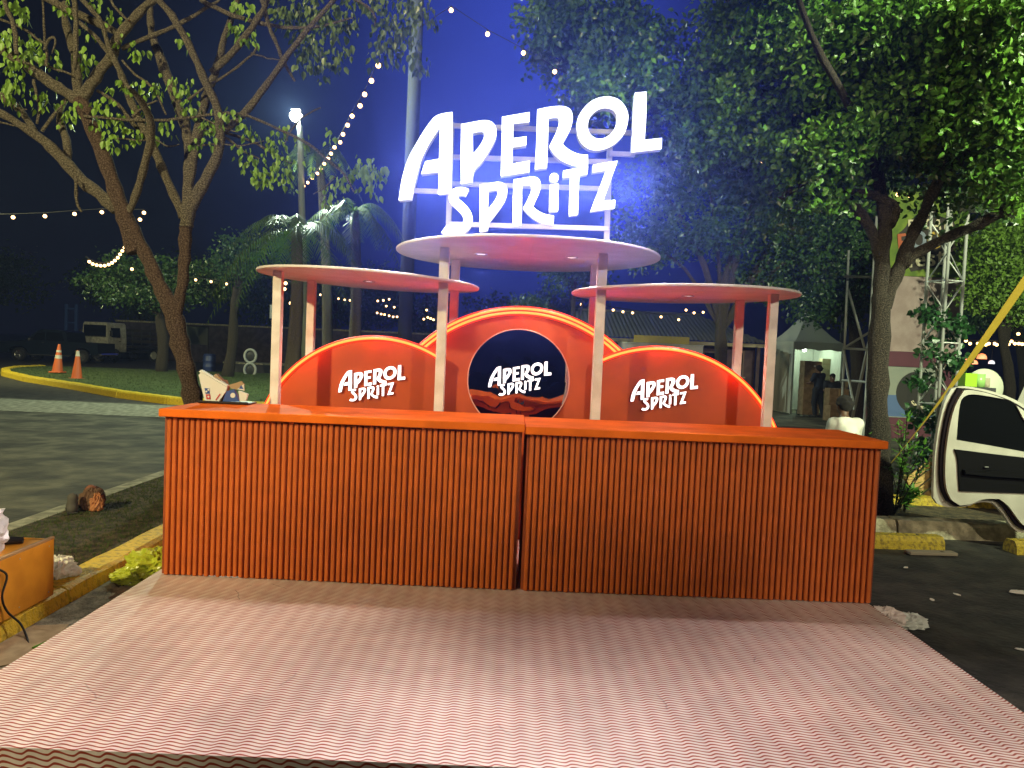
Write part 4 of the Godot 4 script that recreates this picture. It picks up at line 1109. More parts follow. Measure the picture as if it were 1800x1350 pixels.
func dark_pickup() -> void:
	# side on, nose toward the road end
	var t := thing("pickup_truck", "dark blue pickup truck parked beyond the traffic cones", "pickup truck", V(-25.5, 0, -42))
	var paint := plain("dark_blue_paint", 0.012, 0.020, 0.035, 0.25, 0.3)
	var glass := plain("dark_glass", 0.004, 0.0045, 0.005, 0.10)
	glass.metallic_specular = 0.3
	var chrome := plain("chrome", 0.5, 0.5, 0.5, 0.25, 0.9)
	var side := pairs([-2.75, 0.45, -2.80, 0.75, -2.72, 1.02, -1.35, 1.16, -0.62, 1.72, -0.40, 1.80, 0.75, 1.80, 0.95, 1.70, 1.05, 1.18, 2.70, 1.16, 2.75, 0.55, 2.35, 0.48, 2.25, 0.72, 1.95, 0.86, 1.65, 0.86, 1.35, 0.72, 1.25, 0.42, -1.15, 0.42, -1.25, 0.72, -1.55, 0.86, -1.85, 0.86, -2.15, 0.72, -2.25, 0.45])
	put("body", MB.new().prism(side, -0.9, 0.9).done(), paint, t)
	for s in [0.905]:
		put("window", MB.new().prism(pairs([-1.12, 1.20, -0.55, 1.64, -0.20, 1.68, -0.20, 1.20]), s, s + 0.008).done(), glass, t)
		put("window", MB.new().prism(pairs([-0.12, 1.20, -0.12, 1.68, 0.70, 1.68, 0.88, 1.20]), s, s + 0.008).done(), glass, t)
	put("running_board", box_mesh(V(2.3, 0.05, 0.18), 0.01), chrome, t, V(0.05, 0.40, 0.97))
	put("door_handle", box_mesh(V(0.16, 0.03, 0.03), 0.008), chrome, t, V(-0.3, 1.08, 0.915))
	put("wing_mirror", MB.new().box(V(-0.98, 1.24, 1.02), V(0.10, 0.16, 0.22), 0.03).done(), chrome, t)
	put("headlight", MB.new().box(V(-2.68, 0.86, 0.72), V(0.20, 0.18, 0.34), 0.04).done(), chrome, t)
	put("bumper", box_mesh(V(0.16, 0.22, 1.86), 0.04), paint, t, V(-2.86, 0.55, 0))
	put("rear_bumper", box_mesh(V(0.16, 0.14, 1.8), 0.03), chrome, t, V(2.85, 0.52, 0))
	for x in [-1.70, 1.80]:
		for z in [0.74, -0.74]:
			wheel(t, V(x, 0.38, z), 0.38, 0.25, chrome)

func white_lorry() -> void:
	var c := V(-25.127,-0.154,-45)
	var t := thing("lorry", "old white flatbed lorry facing the lawn island", "lorry", V(c.x, 0, c.z), -0.24)
	var white := worn("lorry_white", [0.30, 0.29, 0.25], [0.52, 0.50, 0.44], 0.6, 0.5, 0.0, 41)
	var glass: StandardMaterial3D = M.dark_glass
	# cab, nose toward +z
	var cab := pairs([-0.95, 0.62, 0.95, 0.62, 0.95, 1.35, 0.86, 2.28, 0.76, 2.40, -0.76, 2.40, -0.86, 2.28, -0.95, 1.35])
	put("cab", MB.new().prism(cab, -1.5, 0.0).done(), white, t)
	put("windscreen", MB.new().box(V(0, 1.90, 0.012), V(1.60, 0.66, 0.016), 0.006).done(), glass, t)
	put("windscreen_rubber", MB.new().box(V(0, 1.54, 0.02), V(1.64, 0.05, 0.03), 0.006).done(), M.black_rubber, t)
	put("grille", MB.new().box(V(0, 1.02, 0.015), V(1.1, 0.16, 0.03), 0.006).done(), M.dark_metal, t)
	for k in 3:
		put("slat", MB.new().box(V(0, 0.97 + k * 0.05, 0.036), V(1.05, 0.018, 0.012), 0.003).done(), white, t)
	put("bumper", MB.new().box(V(0, 0.58, 0.08), V(1.96, 0.26, 0.20), 0.04).done(), white, t)
	for s in [-0.72, 0.72]:
		put("headlight", MB.new().box(V(s, 0.98, 0.02), V(0.30, 0.24, 0.05), 0.03).done(), M.chrome, t)
		put("wing_mirror", MB.new().box(V(s * 1.55, 1.75, -0.05), V(0.16, 0.34, 0.06), 0.02).done(), M.black_plastic, t)
	for s in [-1.0, 1.0]:
		put("door_window", MB.new().box(V(s * 0.925, 1.80, -0.62), V(0.03, 0.58, 0.72), 0.006, Basis(Vector3.BACK, s * 0.095)).done(), glass, t)
		put("door_handle", MB.new().box(V(s * 0.96, 1.28, -0.95), V(0.02, 0.04, 0.14), 0.005).done(), M.black_plastic, t)
		for z in [-0.6, -4.2]:
			wheel(t, V(s * 0.82, 0.42, z), 0.42, 0.26, M.galvanised)
	put("chassis", box_mesh(V(1.0, 0.22, 5.4), 0.02), M.dark_metal, t, V(0, 0.66, -2.9))
	put("flatbed", box_mesh(V(2.1, 0.14, 4.2), 0.01), M.dark_metal, t, V(0, 0.95, -3.9))
	for x in [-1.0, 1.0]:
		for k in 6:
			put("stake", box_mesh(V(0.05, 1.05, 0.05), 0.005), M.dark_metal, t, V(x, 1.52, -1.95 - k * 0.78))
		for y in [1.3, 1.65, 2.0]:
			put("side_board", box_mesh(V(0.03, 0.16, 4.1), 0.004), M.bark_dark, t, V(x, y, -3.9))

func left_background() -> void:
	street_lamp()
	plain("pole_grey", 0.035, 0.036, 0.045, 0.8)
	# tall tower pole behind the sign
	var b := V(-3.404,1.889,-24)
	var t := thing("tall_pole", "very tall thick grey pole rising out of view behind the big sign", "pole", V(b.x, 0, b.z))
	put("shaft", MB.new(true).tube([Vector3.ZERO, V(0.02, 16, 0)], [0.23, 0.20], 20).done(), M.pole_grey, t)
	put("base_plate", box_mesh(V(0.8, 0.05, 0.8), 0.01), M.galvanised, t, V(0, 0.03, 0))
	palm("drooping palm tree with its crown just above the canopy by the bare tree", V(-5.654,0.413,-19) * V(1, 0, 1), V(-5.558,4.51,-19), 0.16, 17, 2.3)
	palm("palm tree with an upright crown left of the tall grey pole", V(-4.475,0.35,-21) * V(1, 0, 1), V(-4.532,5.445,-21), 0.15, 15, 1.9)
	palm("slim palm tree whose fan stands beside the string of bulbs", V(-6.096,0.056,-25) * V(1, 0, 1), V(-6.633,8.018,-25), 0.15, 14, 1.7)
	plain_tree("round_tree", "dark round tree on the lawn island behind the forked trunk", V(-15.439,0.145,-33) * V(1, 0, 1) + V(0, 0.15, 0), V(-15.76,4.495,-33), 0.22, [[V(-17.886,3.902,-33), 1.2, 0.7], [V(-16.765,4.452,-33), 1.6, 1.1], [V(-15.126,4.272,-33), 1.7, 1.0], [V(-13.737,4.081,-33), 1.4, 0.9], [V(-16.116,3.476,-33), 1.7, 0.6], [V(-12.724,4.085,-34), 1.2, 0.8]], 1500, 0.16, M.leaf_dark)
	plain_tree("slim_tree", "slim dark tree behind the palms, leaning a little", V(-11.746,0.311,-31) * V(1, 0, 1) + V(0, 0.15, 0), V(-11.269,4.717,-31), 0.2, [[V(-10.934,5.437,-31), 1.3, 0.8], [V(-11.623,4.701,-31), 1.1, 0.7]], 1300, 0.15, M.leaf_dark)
	cone("orange cone with two pale bands, farther back on the lawn island", V(-17.022,0.173,-28), 1.1, [[0.50, 0.62], [0.72, 0.79]], -0.05)
	cone("plain orange cone with a pale tip, nearer the yellow kerb", V(-14.835,0.105,-25.5), 1.02, [[0.80, 0.985]], -0.02)
	dark_pickup()
	white_lorry()
	# blue frame
	var f := V(-29.525,-0.432,-50)
	t = thing("blue_frame", "tall blue steel ladder frame standing behind the lorry", "frame", V(f.x, 0, f.z))
	var blue := plain("blue_steel", 0.03, 0.07, 0.24, 0.5)
	for x in [-0.33, 0.33]:
		put("upright", box_mesh(V(0.2, 3.6, 0.12), 0.01), blue, t, V(x, 1.8, 0))
	for y in [1.6, 2.35, 3.3]:
		put("rung", box_mesh(V(0.5, 0.1, 0.08), 0.01), blue, t, V(0, y, 0))
	# dark service yard
	var wall := worn("yard_wall_paint", [0.03, 0.022, 0.035], [0.06, 0.045, 0.06], 0.3, 0.9, 0.0, 61)
	var y0 := V(-20.844,2.918,-48)
	var w := thing("yard_wall", "long dark wall at the back of the service yard", "wall", V(-14.5, 0, -52))
	put("wall_face", box_mesh(V(26, 2.6, 0.25), 0.02), wall, w, V(0, 1.3, 0))
	put("wall_cap", box_mesh(V(26.1, 0.12, 0.36), 0.02), M.old_concrete, w, V(0, 2.66, 0))
	t = thing("banner", "faded pale banner hanging in the dark service yard", "banner", V(-16.921,1.821,-40))
	put("cloth", box_mesh(V(1.3, 0.95, 0.02), 0.004), plain("faded_cloth", 0.10, 0.12, 0.10, 0.9), t)
	put("batten", box_mesh(V(1.36, 0.05, 0.04), 0.005), M.bark_dark, t, V(0, 0.50, 0))
	for x in [-0.66, 0.66]:
		put("post", box_mesh(V(0.05, V(-16.921,1.821,-40).y + 0.5, 0.05), 0.005), M.dark_metal, t, V(x, 0.5 - (V(-16.921,1.821,-40).y + 0.5) / 2, -0.04))
	var d := V(-14.534,0.46,-36)
	t = thing("barrel", "blue plastic barrel standing in the dark service yard", "barrel", V(d.x, 0, d.z))
	var bb := plain("blue_plastic", 0.02, 0.035, 0.13, 0.5)
	put("body", MB.new(true).lathe([Vector2(0.001, 0), Vector2(0.26, 0), Vector2(0.29, 0.08), Vector2(0.29, 0.3), Vector2(0.31, 0.33), Vector2(0.29, 0.36), Vector2(0.29, 0.6), Vector2(0.31, 0.63), Vector2(0.29, 0.66), Vector2(0.29, 0.85), Vector2(0.26, 0.92), Vector2(0.001, 0.92)], 20).done(), bb, t)
	put("rim", MB.new(true).lathe([Vector2(0.25, 0.925), Vector2(0.27, 0.95), Vector2(0.25, 0.96), Vector2(0.24, 0.93)], 20).done(), bb, t)
	# white fan shell
	d = V(-11.858,0.872,-34)
	t = thing("drum_fan", "white figure-of-eight drum fan on the far pavement", "fan", V(d.x, 0, d.z))
	for y in [0.34, 0.98]:
		var ring := []
		var rr := []
		for k in 25:
			ring.append(V(cos(TAU * k / 24) * 0.26, y + sin(TAU * k / 24) * 0.30, 0)); rr.append(0.06)
		put("ring", MB.new(true).tube(ring, rr, 8, false).done(), plain("shell_white", 0.35, 0.36, 0.36, 0.5), t)
		put("guard", MB.new().lathe([Vector2(0.22, -0.01), Vector2(0.08, 0.01), Vector2(0.002, 0.012)], 16, V(0, y, 0), Basis(Vector3.RIGHT, PI / 2)).done(), M.dark_metal, t)
	# street sign
	d = V(-7.347,1,-23)
	t = thing("street_sign", "small grey sign plate on a thin post beside the white canopy post", "sign", V(d.x, 0, d.z))
	put("post", MB.new(true).tube([Vector3.ZERO, V(0, V(-7.399,2.848,-23).y, 0)], [0.03, 0.03], 8).done(), M.galvanised, t)
	put("plate", box_mesh(V(0.24, 0.42, 0.01), 0.004), plain("grey_plate", 0.22, 0.23, 0.23, 0.5), t, V(0.02, V(-7.393,2.62,-23).y, 0.04))
	# low stage edge and crates far behind the booth
	d = V(-10.91,0.434,-38)
	t = thing("low_stage", "low pale stage edge in the dark behind the booth", "stage", V(d.x, 0, d.z))
	put("deck_top", box_mesh(V(7.5, 0.08, 2.0), 0.01), M.old_concrete, t, V(0, 0.5, -1.0))
	put("front_board", box_mesh(V(7.4, 0.46, 0.04), 0.005), M.dark_metal, t, V(0, 0.23, -0.05))
	# far tree line
	var tops := [[-52, -70, 8.5], [-38, -76, 10.0], [-24, -80, 9.0], [-10, -84, 9.5], [4, -84, 8.5], [-16, -66, 7.5]]
	var words := ["behind the dark pickup at the picture's edge", "behind the blue frame", "behind the lorry's flatbed", "behind the palms", "straight behind the highest canopy", "just beyond the yard wall"]
	for i in tops.size():
		var q: Array = tops[i]
		var blobs := []
		for k in 7:
			blobs.append([V(q[0] + rng.randf_range(-6, 6), q[2] * rng.randf_range(0.45, 0.95), q[1] + rng.randf_range(-3, 3)), rng.randf_range(2.6, 3.8), rng.randf_range(1.8, 2.6)])
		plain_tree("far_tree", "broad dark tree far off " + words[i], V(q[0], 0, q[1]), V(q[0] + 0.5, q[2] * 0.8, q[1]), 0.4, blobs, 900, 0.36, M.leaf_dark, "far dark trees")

# ------------------------------------------------------------------ string lights
func string_of(label: String, bulbs: Array, wire: Array, r := 0.04) -> void:
	var t := thing("string_light", label, "string lights")
	var pts := []
	var rad := []
	for i in range(0, wire.size(), 3):
		pts.append(V(wire[i], wire[i + 1] + r * 1.9, wire[i + 2])); rad.append(0.006 if wire[i + 2] > -16 else 0.012)
	if pts.size() > 1:
		put("cable", MB.new(true).tube(pts, rad, 5).done(), M.black_rubber, t)
	var bm := ball(r, 10)
	var cap := MB.new(true).tube([V(0, r * 0.8, 0), V(0, r * 1.9, 0)], [r * 0.5, r * 0.4], 8).done()
	for i in range(0, bulbs.size(), 3):
		var o := put("bulb", bm, M.bulb_glow, t, V(bulbs[i], bulbs[i + 1], bulbs[i + 2]))
		put("socket", cap, M.black_plastic, o)

func string_lights() -> void:
	string_of("string of four warm bulbs sloping down to the big sign from the sky", [-0.961,6.191,-10,-0.467,5.903,-10,0.018,5.68,-10,0.444,5.454,-10], [-1.31,5.726,-9.6,-0.961,6.191,-10,-0.467,5.903,-10,0.018,5.68,-10,0.444,5.454,-10,0.947,5.223,-10,1.725,4.847,-10], 0.03)
	string_of("string of warm bulbs half hidden in the leafy tree beside the big sign", [2.458,4.64,-10,2.753,4.548,-10,3.025,4.462,-10,3.273,4.39,-10,3.514,4.303,-10], [1.725,4.847,-10,2.458,4.64,-10,2.753,4.548,-10,3.025,4.462,-10,3.273,4.39,-10,3.514,4.303,-10,3.813,4.096,-9.6], 0.03)
	string_of("long dense string of bulbs running steeply down past the street lamp", [-2.278,6.173,-12,-2.497,6.138,-12.6,-2.727,6.108,-13.2,-2.928,6.098,-13.8,-3.223,6.119,-14.5,-3.465,6.145,-15.2,-3.738,6.182,-16,-4.03,6.28,-17,-4.301,6.317,-17.6,-4.576,6.37,-18.4,-4.793,6.391,-19,-5.147,6.497,-20,-5.39,6.497,-20.6,-5.64,6.504,-21.2,-5.89,6.458,-21.6,-6.128,6.408,-22,-6.412,6.428,-22.6], [-2.131,6.246,-11.5,-2.278,6.173,-12,-2.727,6.108,-13.2,-3.223,6.119,-14.5,-3.738,6.182,-16,-4.576,6.37,-18.4,-5.39,6.497,-20.6,-6.128,6.408,-22,-6.685,6.444,-23.2], 0.042)
	string_of("row of widely spaced bulbs high across the dark trees behind the forked trunk", [-17.427,5.619,-26,-16.324,5.706,-26,-15.301,5.829,-26,-14.355,5.93,-26,-13.029,5.732,-26,-12.896,5.974,-26,-13.143,5.511,-26], [-18.668,5.545,-26,-17.427,5.619,-26,-16.324,5.706,-26,-15.301,5.829,-26,-14.355,5.93,-26,-12.896,5.974,-26], 0.062)
	string_of("sagging bright cluster of bulbs left of the forked trunk", [-17.03,4.582,-30,-16.891,4.497,-30,-16.731,4.458,-30,-16.571,4.442,-30,-16.411,4.449,-30,-16.252,4.502,-30,-16.116,4.576,-30,-16.004,4.672,-30,-15.892,4.791,-30,-15.803,4.931,-30,-15.715,5.071,-30,-15.626,5.211,-30,-15.538,5.352,-30,-15.359,5.564,-30,-15.226,5.751,-30,-15.313,4.36,-30], [-17.192,4.689,-30,-17.03,4.582,-30,-16.731,4.458,-30,-16.411,4.449,-30,-16.116,4.576,-30,-15.803,4.931,-30,-15.538,5.352,-30,-15.161,5.913,-30], 0.06)
	string_of("few dim bulbs between the forked trunk and the palms", [-12.744,4.039,-30,-12.125,3.997,-30,-11.505,3.932,-30], [-13.752,4.086,-30,-12.744,4.039,-30,-12.125,3.997,-30,-10.541,3.837,-30], 0.05)
	string_of("bulbs hanging between the two posts of the canopy by the bare tree", [-7.909,3.747,-26,-7.447,3.549,-26,-7.943,3.548,-26,-7.71,3.062,-26,-7.511,2.375,-26], [-8.35,3.886,-26,-7.909,3.747,-26,-7.447,3.549,-26,-6.748,3.461,-26], 0.06)
	string_of("far row of tiny bulbs under the canopy by the bare tree", [-10.287,4.308,-40,-9.988,4.504,-40,-9.303,4.137,-40,-8.965,4.091,-40,-8.688,4.072,-40,-8.382,4.055,-40], [-10.385,4.487,-40,-9.987,4.473,-40,-9.303,4.137,-40,-8.382,4.055,-40,-7.62,4.149,-40], 0.05)
	string_of("far cluster of tiny bulbs seen above the neon edge beside the tall pole", [-7.189,4.106,-40,-6.885,4.15,-40,-6.581,4.224,-40,-6.721,3.852,-40,-6.291,3.809,-40,-7.198,3.464,-40,-6.981,3.413,-40,-6.797,3.39,-40,-6.55,3.339,-40,-6.333,3.288,-40,-6.119,3.297,-40], [-7.445,3.515,-40,-7.198,3.464,-40,-6.797,3.39,-40,-6.118,3.266,-40,-5.749,3.252,-40], 0.055)
	string_of("far knot of tiny bulbs beside the highest canopy's front post", [-4.314,3.632,-38,-4.441,3.161,-38,-4.241,3.257,-38,-4.093,3.205,-38,-3.946,3.153,-38], [-4.59,3.242,-38,-4.242,3.286,-38,-3.712,3.134,-38], 0.055)
	string_of("row of warm bulbs over the tin roof between the two canopies", [2.266,3.328,-24,3.305,3.19,-24,3.621,3.148,-24,3.935,3.125,-24,4.862,3.036,-24,5.438,2.969,-24,5.661,3.291,-24,5.924,3.211,-24,6.217,3.242,-24,6.796,3.138,-24], [1.674,3.394,-24,2.264,3.365,-24,3.304,3.208,-24,3.934,3.143,-24,4.862,3.036,-24,5.926,3.174,-24,7.408,3.091,-24], 0.04)
	string_of("dense row of bright bulbs in the dark behind the ivy truss", [12.335,2.53,-20,12.449,2.458,-20,12.665,2.467,-20,12.77,2.503,-20,12.883,2.446,-20,12.958,2.48,-20,13.112,2.487,-20,13.176,2.458,-20,13.374,2.498,-20,13.499,2.488,-20,13.57,2.568,-20,13.667,2.51,-20,13.775,2.515,-20,13.869,2.504,-20,12.958,2.695,-20,13.741,2.775,-20,13.315,3.095,-20], [12.057,2.533,-20,12.448,2.473,-20,12.958,2.48,-20,13.374,2.498,-20,13.868,2.519,-20,14.681,2.616,-20], 0.042)
	string_of("short row of warm bulbs across the top of the festival banner", [6.729,4.991,-14,7.159,4.967,-14,7.396,4.946,-14,7.837,4.923,-14,7.981,5.025,-14], [6.32,5.015,-14,6.728,5.001,-14,7.159,4.967,-14,7.396,4.946,-14,7.836,4.944,-14,8.465,4.993,-14], 0.035)

# ------------------------------------------------------------------ beyond the booth, festival side
func outline(flat: Array, c: Vector3) -> PackedVector2Array:
	var out := PackedVector2Array()
	for i in range(0, flat.size(), 3): out.append(Vector2(flat[i] - c.x, flat[i + 1] - c.y))
	return out

func carton(parent: Node, at: Vector3, s: Vector3, mat: Material, turn := 0.0) -> void:
	var o := put("carton", box_mesh(s, 0.008), mat, parent, at, Vector3(0, turn, 0))
	put("tape", box_mesh(V(0.05, 0.004, s.z * 1.004), 0.001), M.tape, o, V(0, s.y / 2 + 0.001, 0))
	put("tape", box_mesh(V(0.05, s.y * 0.4, 0.004), 0.001), M.tape, o, V(0, s.y * 0.29, s.z / 2 + 0.001))

func word(parent: Node, called: String, text: String, size: float, mat: Material, at: Vector3, turn := 0.0) -> void:
	var tm := TextMesh.new()
	tm.text = text
	var f := SystemFont.new()
	f.font_names = PackedStringArray(["Droid Sans"])
	f.font_weight = 700
	tm.font = f
	tm.font_size = 64
	tm.pixel_size = size / 46.0
	tm.depth = 0.012
	put(called, tm, mat, parent, at, V(0, 0, turn))

func festival_board() -> void:
	var zz := 18.0
	var a := V(8.78,5.63,-18)
	var b := V(10.93,5.86,-18)
	var cx := (a.x + b.x) / 2
	var w := b.x - a.x
	var t := thing("festival_board", "tall green and pink printed festival board in a purple frame behind the dark trunk", "sign board", V(cx, 0, -zz))
	var green := worn("print_green", [0.10, 0.17, 0.02], [0.20, 0.28, 0.03], 0.35, 0.7, 0.0, 71)
	var pink := worn("print_pink", [0.36, 0.26, 0.24], [0.44, 0.33, 0.31], 0.35, 0.7, 0.0, 72)
	var purple := plain("print_purple", 0.12, 0.035, 0.055, 0.7)
	var y_pink := V(9.985,3.946,-18).y
	var y_pur := V(10.109,2.116,-18).y
	var y_top := V(9.846,5.976,-18).y
	put("green_panel", box_mesh(V(w, y_top - y_pink - 0.006, 0.06), 0.004), green, t, V(0, (y_top + y_pink) / 2, 0))
	put("pink_panel", box_mesh(V(w, y_pink - y_pur - 0.006, 0.06), 0.004), pink, t, V(0, (y_pur + y_pink) / 2, 0))
	var y_w1 := V(9.785,1.755,-18).y
	var y_w0 := V(9.869,0.505,-18).y
	put("purple_frame", box_mesh(V(w, y_pur - y_w1, 0.09), 0.004), purple, t, V(0, (y_pur + y_w1) / 2, 0))
	put("purple_frame", box_mesh(V(w, y_w0, 0.09), 0.004), purple, t, V(0, y_w0 / 2, 0))
	for s in [-1.0, 1.0]:
		put("purple_frame", box_mesh(V(0.36, y_w1 - y_w0 - 0.006, 0.085), 0.004), purple, t, V(s * (w / 2 - 0.18), (y_w1 + y_w0) / 2, 0))
	var pic := put("picture_panel", box_mesh(V(w - 0.73, y_w1 - y_w0 - 0.006, 0.03), 0.003), plain("picture_pale", 0.30, 0.33, 0.28, 0.6), t, V(0, (y_w1 + y_w0) / 2, -0.01))
	put("blue_field", box_mesh(V(w - 0.76, (y_w1 - y_w0) * 0.42, 0.004), 0.001), plain("picture_blue", 0.10, 0.17, 0.36, 0.6), pic, V(0, -(y_w1 - y_w0) * 0.27, 0.018))
	put("dark_disc", MB.new().prism(circle2(Vector2(0.12, 0.0), 0.50, 0.52, 40), 0.021, 0.026).done(), plain("picture_dark", 0.030, 0.028, 0.024, 0.6), pic)
	var smile := PackedVector2Array()
	for i in 13: smile.append(Vector2(0.26, -0.08) + Vector2(cos(lerpf(3.6, 5.0, i / 12.0)), sin(lerpf(3.6, 5.0, i / 12.0))) * 0.30)
	for i in 13: smile.append(Vector2(0.26, -0.08) + Vector2(cos(lerpf(5.0, 3.6, i / 12.0)), sin(lerpf(5.0, 3.6, i / 12.0))) * 0.235)
	put("pale_curve", MB.new().prism(smile, 0.028, 0.032).done(), plain("print_cream", 0.72, 0.64, 0.44, 0.7), pic)
	# lettering on a dark ground
	var dark := plain("print_dark", 0.045, 0.035, 0.03, 0.7)
	var c := V(10.033,4.866,-18)
	var o := V(cx, 0, -zz)
	var blob := rounded(outline([9.226,4.941,-18,9.424,5.086,-18,9.517,5.335,-18,9.844,5.404,-18,9.831,5.595,-18,10.104,5.634,-18,10.174,5.419,-18,10.538,5.353,-18,10.661,5.167,-18,10.614,5.056,-18,10.818,4.9,-18,10.814,4.572,-18,10.545,4.45,-18,10.505,4.229,-18,10.012,4.153,-18,9.631,4.054,-18,9.506,4.268,-18,9.293,4.56,-18], o), 70.0)
	put("dark_ground", MB.new().prism(blob, 0.032, 0.040).done(), dark, t)
	word(t, "lettering", "La", 0.13, M.print_cream, V(9.949,5.468,-17.95) - o, 0.05)
	var letters_ := [["B", 1602, 395], ["O", 1617, 394], ["C", 1632, 394], ["A", 1648, 395], ["O", 1667, 398]]
	var at := [V(9.556,5.179,-17.95), V(9.761,5.201,-17.95), V(9.967,5.21,-17.95), V(10.188,5.206,-17.95), V(10.451,5.177,-17.95)]
	for i in 5: word(t, "lettering", letters_[i][0], 0.235, M.print_cream, at[i] - o, 0.12 - i * 0.06)
	var food := [["F", plain("print_orange", 0.50, 0.12, 0.05, 0.7), V(9.364,4.748,-17.95)], ["O", plain("print_grey", 0.26, 0.30, 0.38, 0.7), V(9.759,4.82,-17.95)], ["O", plain("print_yellow", 0.62, 0.40, 0.06, 0.7), V(10.145,4.823,-17.95)], ["D", plain("print_rose", 0.52, 0.33, 0.28, 0.7), V(10.536,4.758,-17.95)]]
	for i in 4: word(t, "lettering", food[i][0], 0.40, food[i][1], food[i][2] - o, 0.16 - i * 0.1)
	var fest := [["f", V(9.6,4.321,-17.95)], ["e", V(9.832,4.359,-17.95)], ["s", V(10.092,4.384,-17.95)], ["t", V(10.324,4.421,-17.95)]]
	for i in 4: word(t, "lettering", fest[i][0], 0.34, M.print_cream, fest[i][1] - o, 0.1)
	put("brace", bar(V(-0.8, 0, -1.4), V(-0.8, y_top * 0.7, -0.05), 0.06, 0.06), M.galvanised, t)
	put("brace", bar(V(0.8, 0, -1.4), V(0.8, y_top * 0.7, -0.05), 0.06, 0.06), M.galvanised, t)

func truss() -> void:
	var base := V(7.283,-0.026,-12.6)
	var top := V(7.373,4.589,-12.6)
	var h := top.y
	var t := thing("truss_tower", "silver box truss tower rising in front of the festival board", "truss", V(base.x + 0.06, 0, -12.6), 0.35)
	var w := 0.19
	var c := [V(-w, 0, w), V(w, 0, w), V(w, 0, -w), V(-w, 0, -w)]
	var bright := plain("truss_aluminium", 0.62, 0.63, 0.60, 0.4, 0.25)
	for p in c:
		put("chord", rod(p, p + V(0, h, 0), 0.026, 10), bright, t)
	put("base_plate", box_mesh(V(0.6, 0.02, 0.6), 0.004), bright, t, V(0, 0.015, 0))
	var n := int(h / 0.52)
	for k in n:
		var y := 0.1 + k * 0.52
		for i in 4:
			var p: Vector3 = c[i]
			var q: Vector3 = c[(i + 1) % 4]
			if (k + i) % 2: put("brace", rod(p + V(0, y, 0), q + V(0, y + 0.48, 0), 0.011), bright, t)
			else: put("brace", rod(q + V(0, y, 0), p + V(0, y + 0.48, 0), 0.011), bright, t)
			if k % 2 == 0: put("rung", rod(p + V(0, y, 0), q + V(0, y, 0), 0.011), bright, t)
	var iv := thing("ivy_garland", "green ivy garland wound round the lower half of the truss tower", "garland", V(base.x + 0.06, 0, -12.6))
	var at := []
	var stem := []
	var sr := []
	var yt := V(7.457,2.837,-12.6).y
	for i in 90:
		var f := i / 89.0
		var a := f * 30.0
		var r := 0.30 + 0.06 * sin(i * 1.7)
		var p := V(cos(a) * r + (0.10 if f < 0.4 else 0.0) * sin(f * 9.0), f * yt, sin(a) * r)
		stem.append(p); sr.append(0.008)
		if sin(f * 23.0) > -0.75:
			for k in 16:
				at.append(turned(p + V(rng.randfn(), rng.randfn(), rng.randfn()) * 0.075, 0.10, 0.5))
	put("vine", MB.new(true).tube(stem, sr, 5).done(), M.ivy, iv)
	scatter("leaves", leaf_mesh(1.0, 0.9, 0.15), M.ivy, at, iv).set_meta("kind", "stuff")

func scaffold() -> void:
	var t := thing("scaffold", "thin steel pipe scaffold standing between the white tent and the dark trunk", "scaffold", V(V(7.154,1.07,-15).x, 0, -15))
	var o := t.position
	var runs := [[V(7.274,4.751,-15), V(7.292,0.552,-15)], [V(7.026,4.138,-15.6), V(7.093,0.606,-15.6)], [V(7.067,3.307,-15.6), V(7.252,2.093,-15.1)], [V(7.003,2.084,-15.5), V(7.323,2.431,-15.05)], [V(6.991,2.083,-15.5), V(7.358,2.063,-15.05)], [V(6.92,3.577,-15.5), V(7.321,3.537,-15.05)], [V(7.005,2.048,-15.5), V(7.17,0.822,-15.2)], [V(7.009,1.415,-15.5), V(7.343,1.401,-15.05)]]
	for r in runs:
		var a: Vector3 = r[0] - o
		var b: Vector3 = r[1] - o
		if b.y < 0.6: b = a + (b - a) * (a.y / (a.y - b.y)) + V(0, 0.01, 0)
		put("pipe", rod(a, b, 0.026, 8), M.galvanised, t)

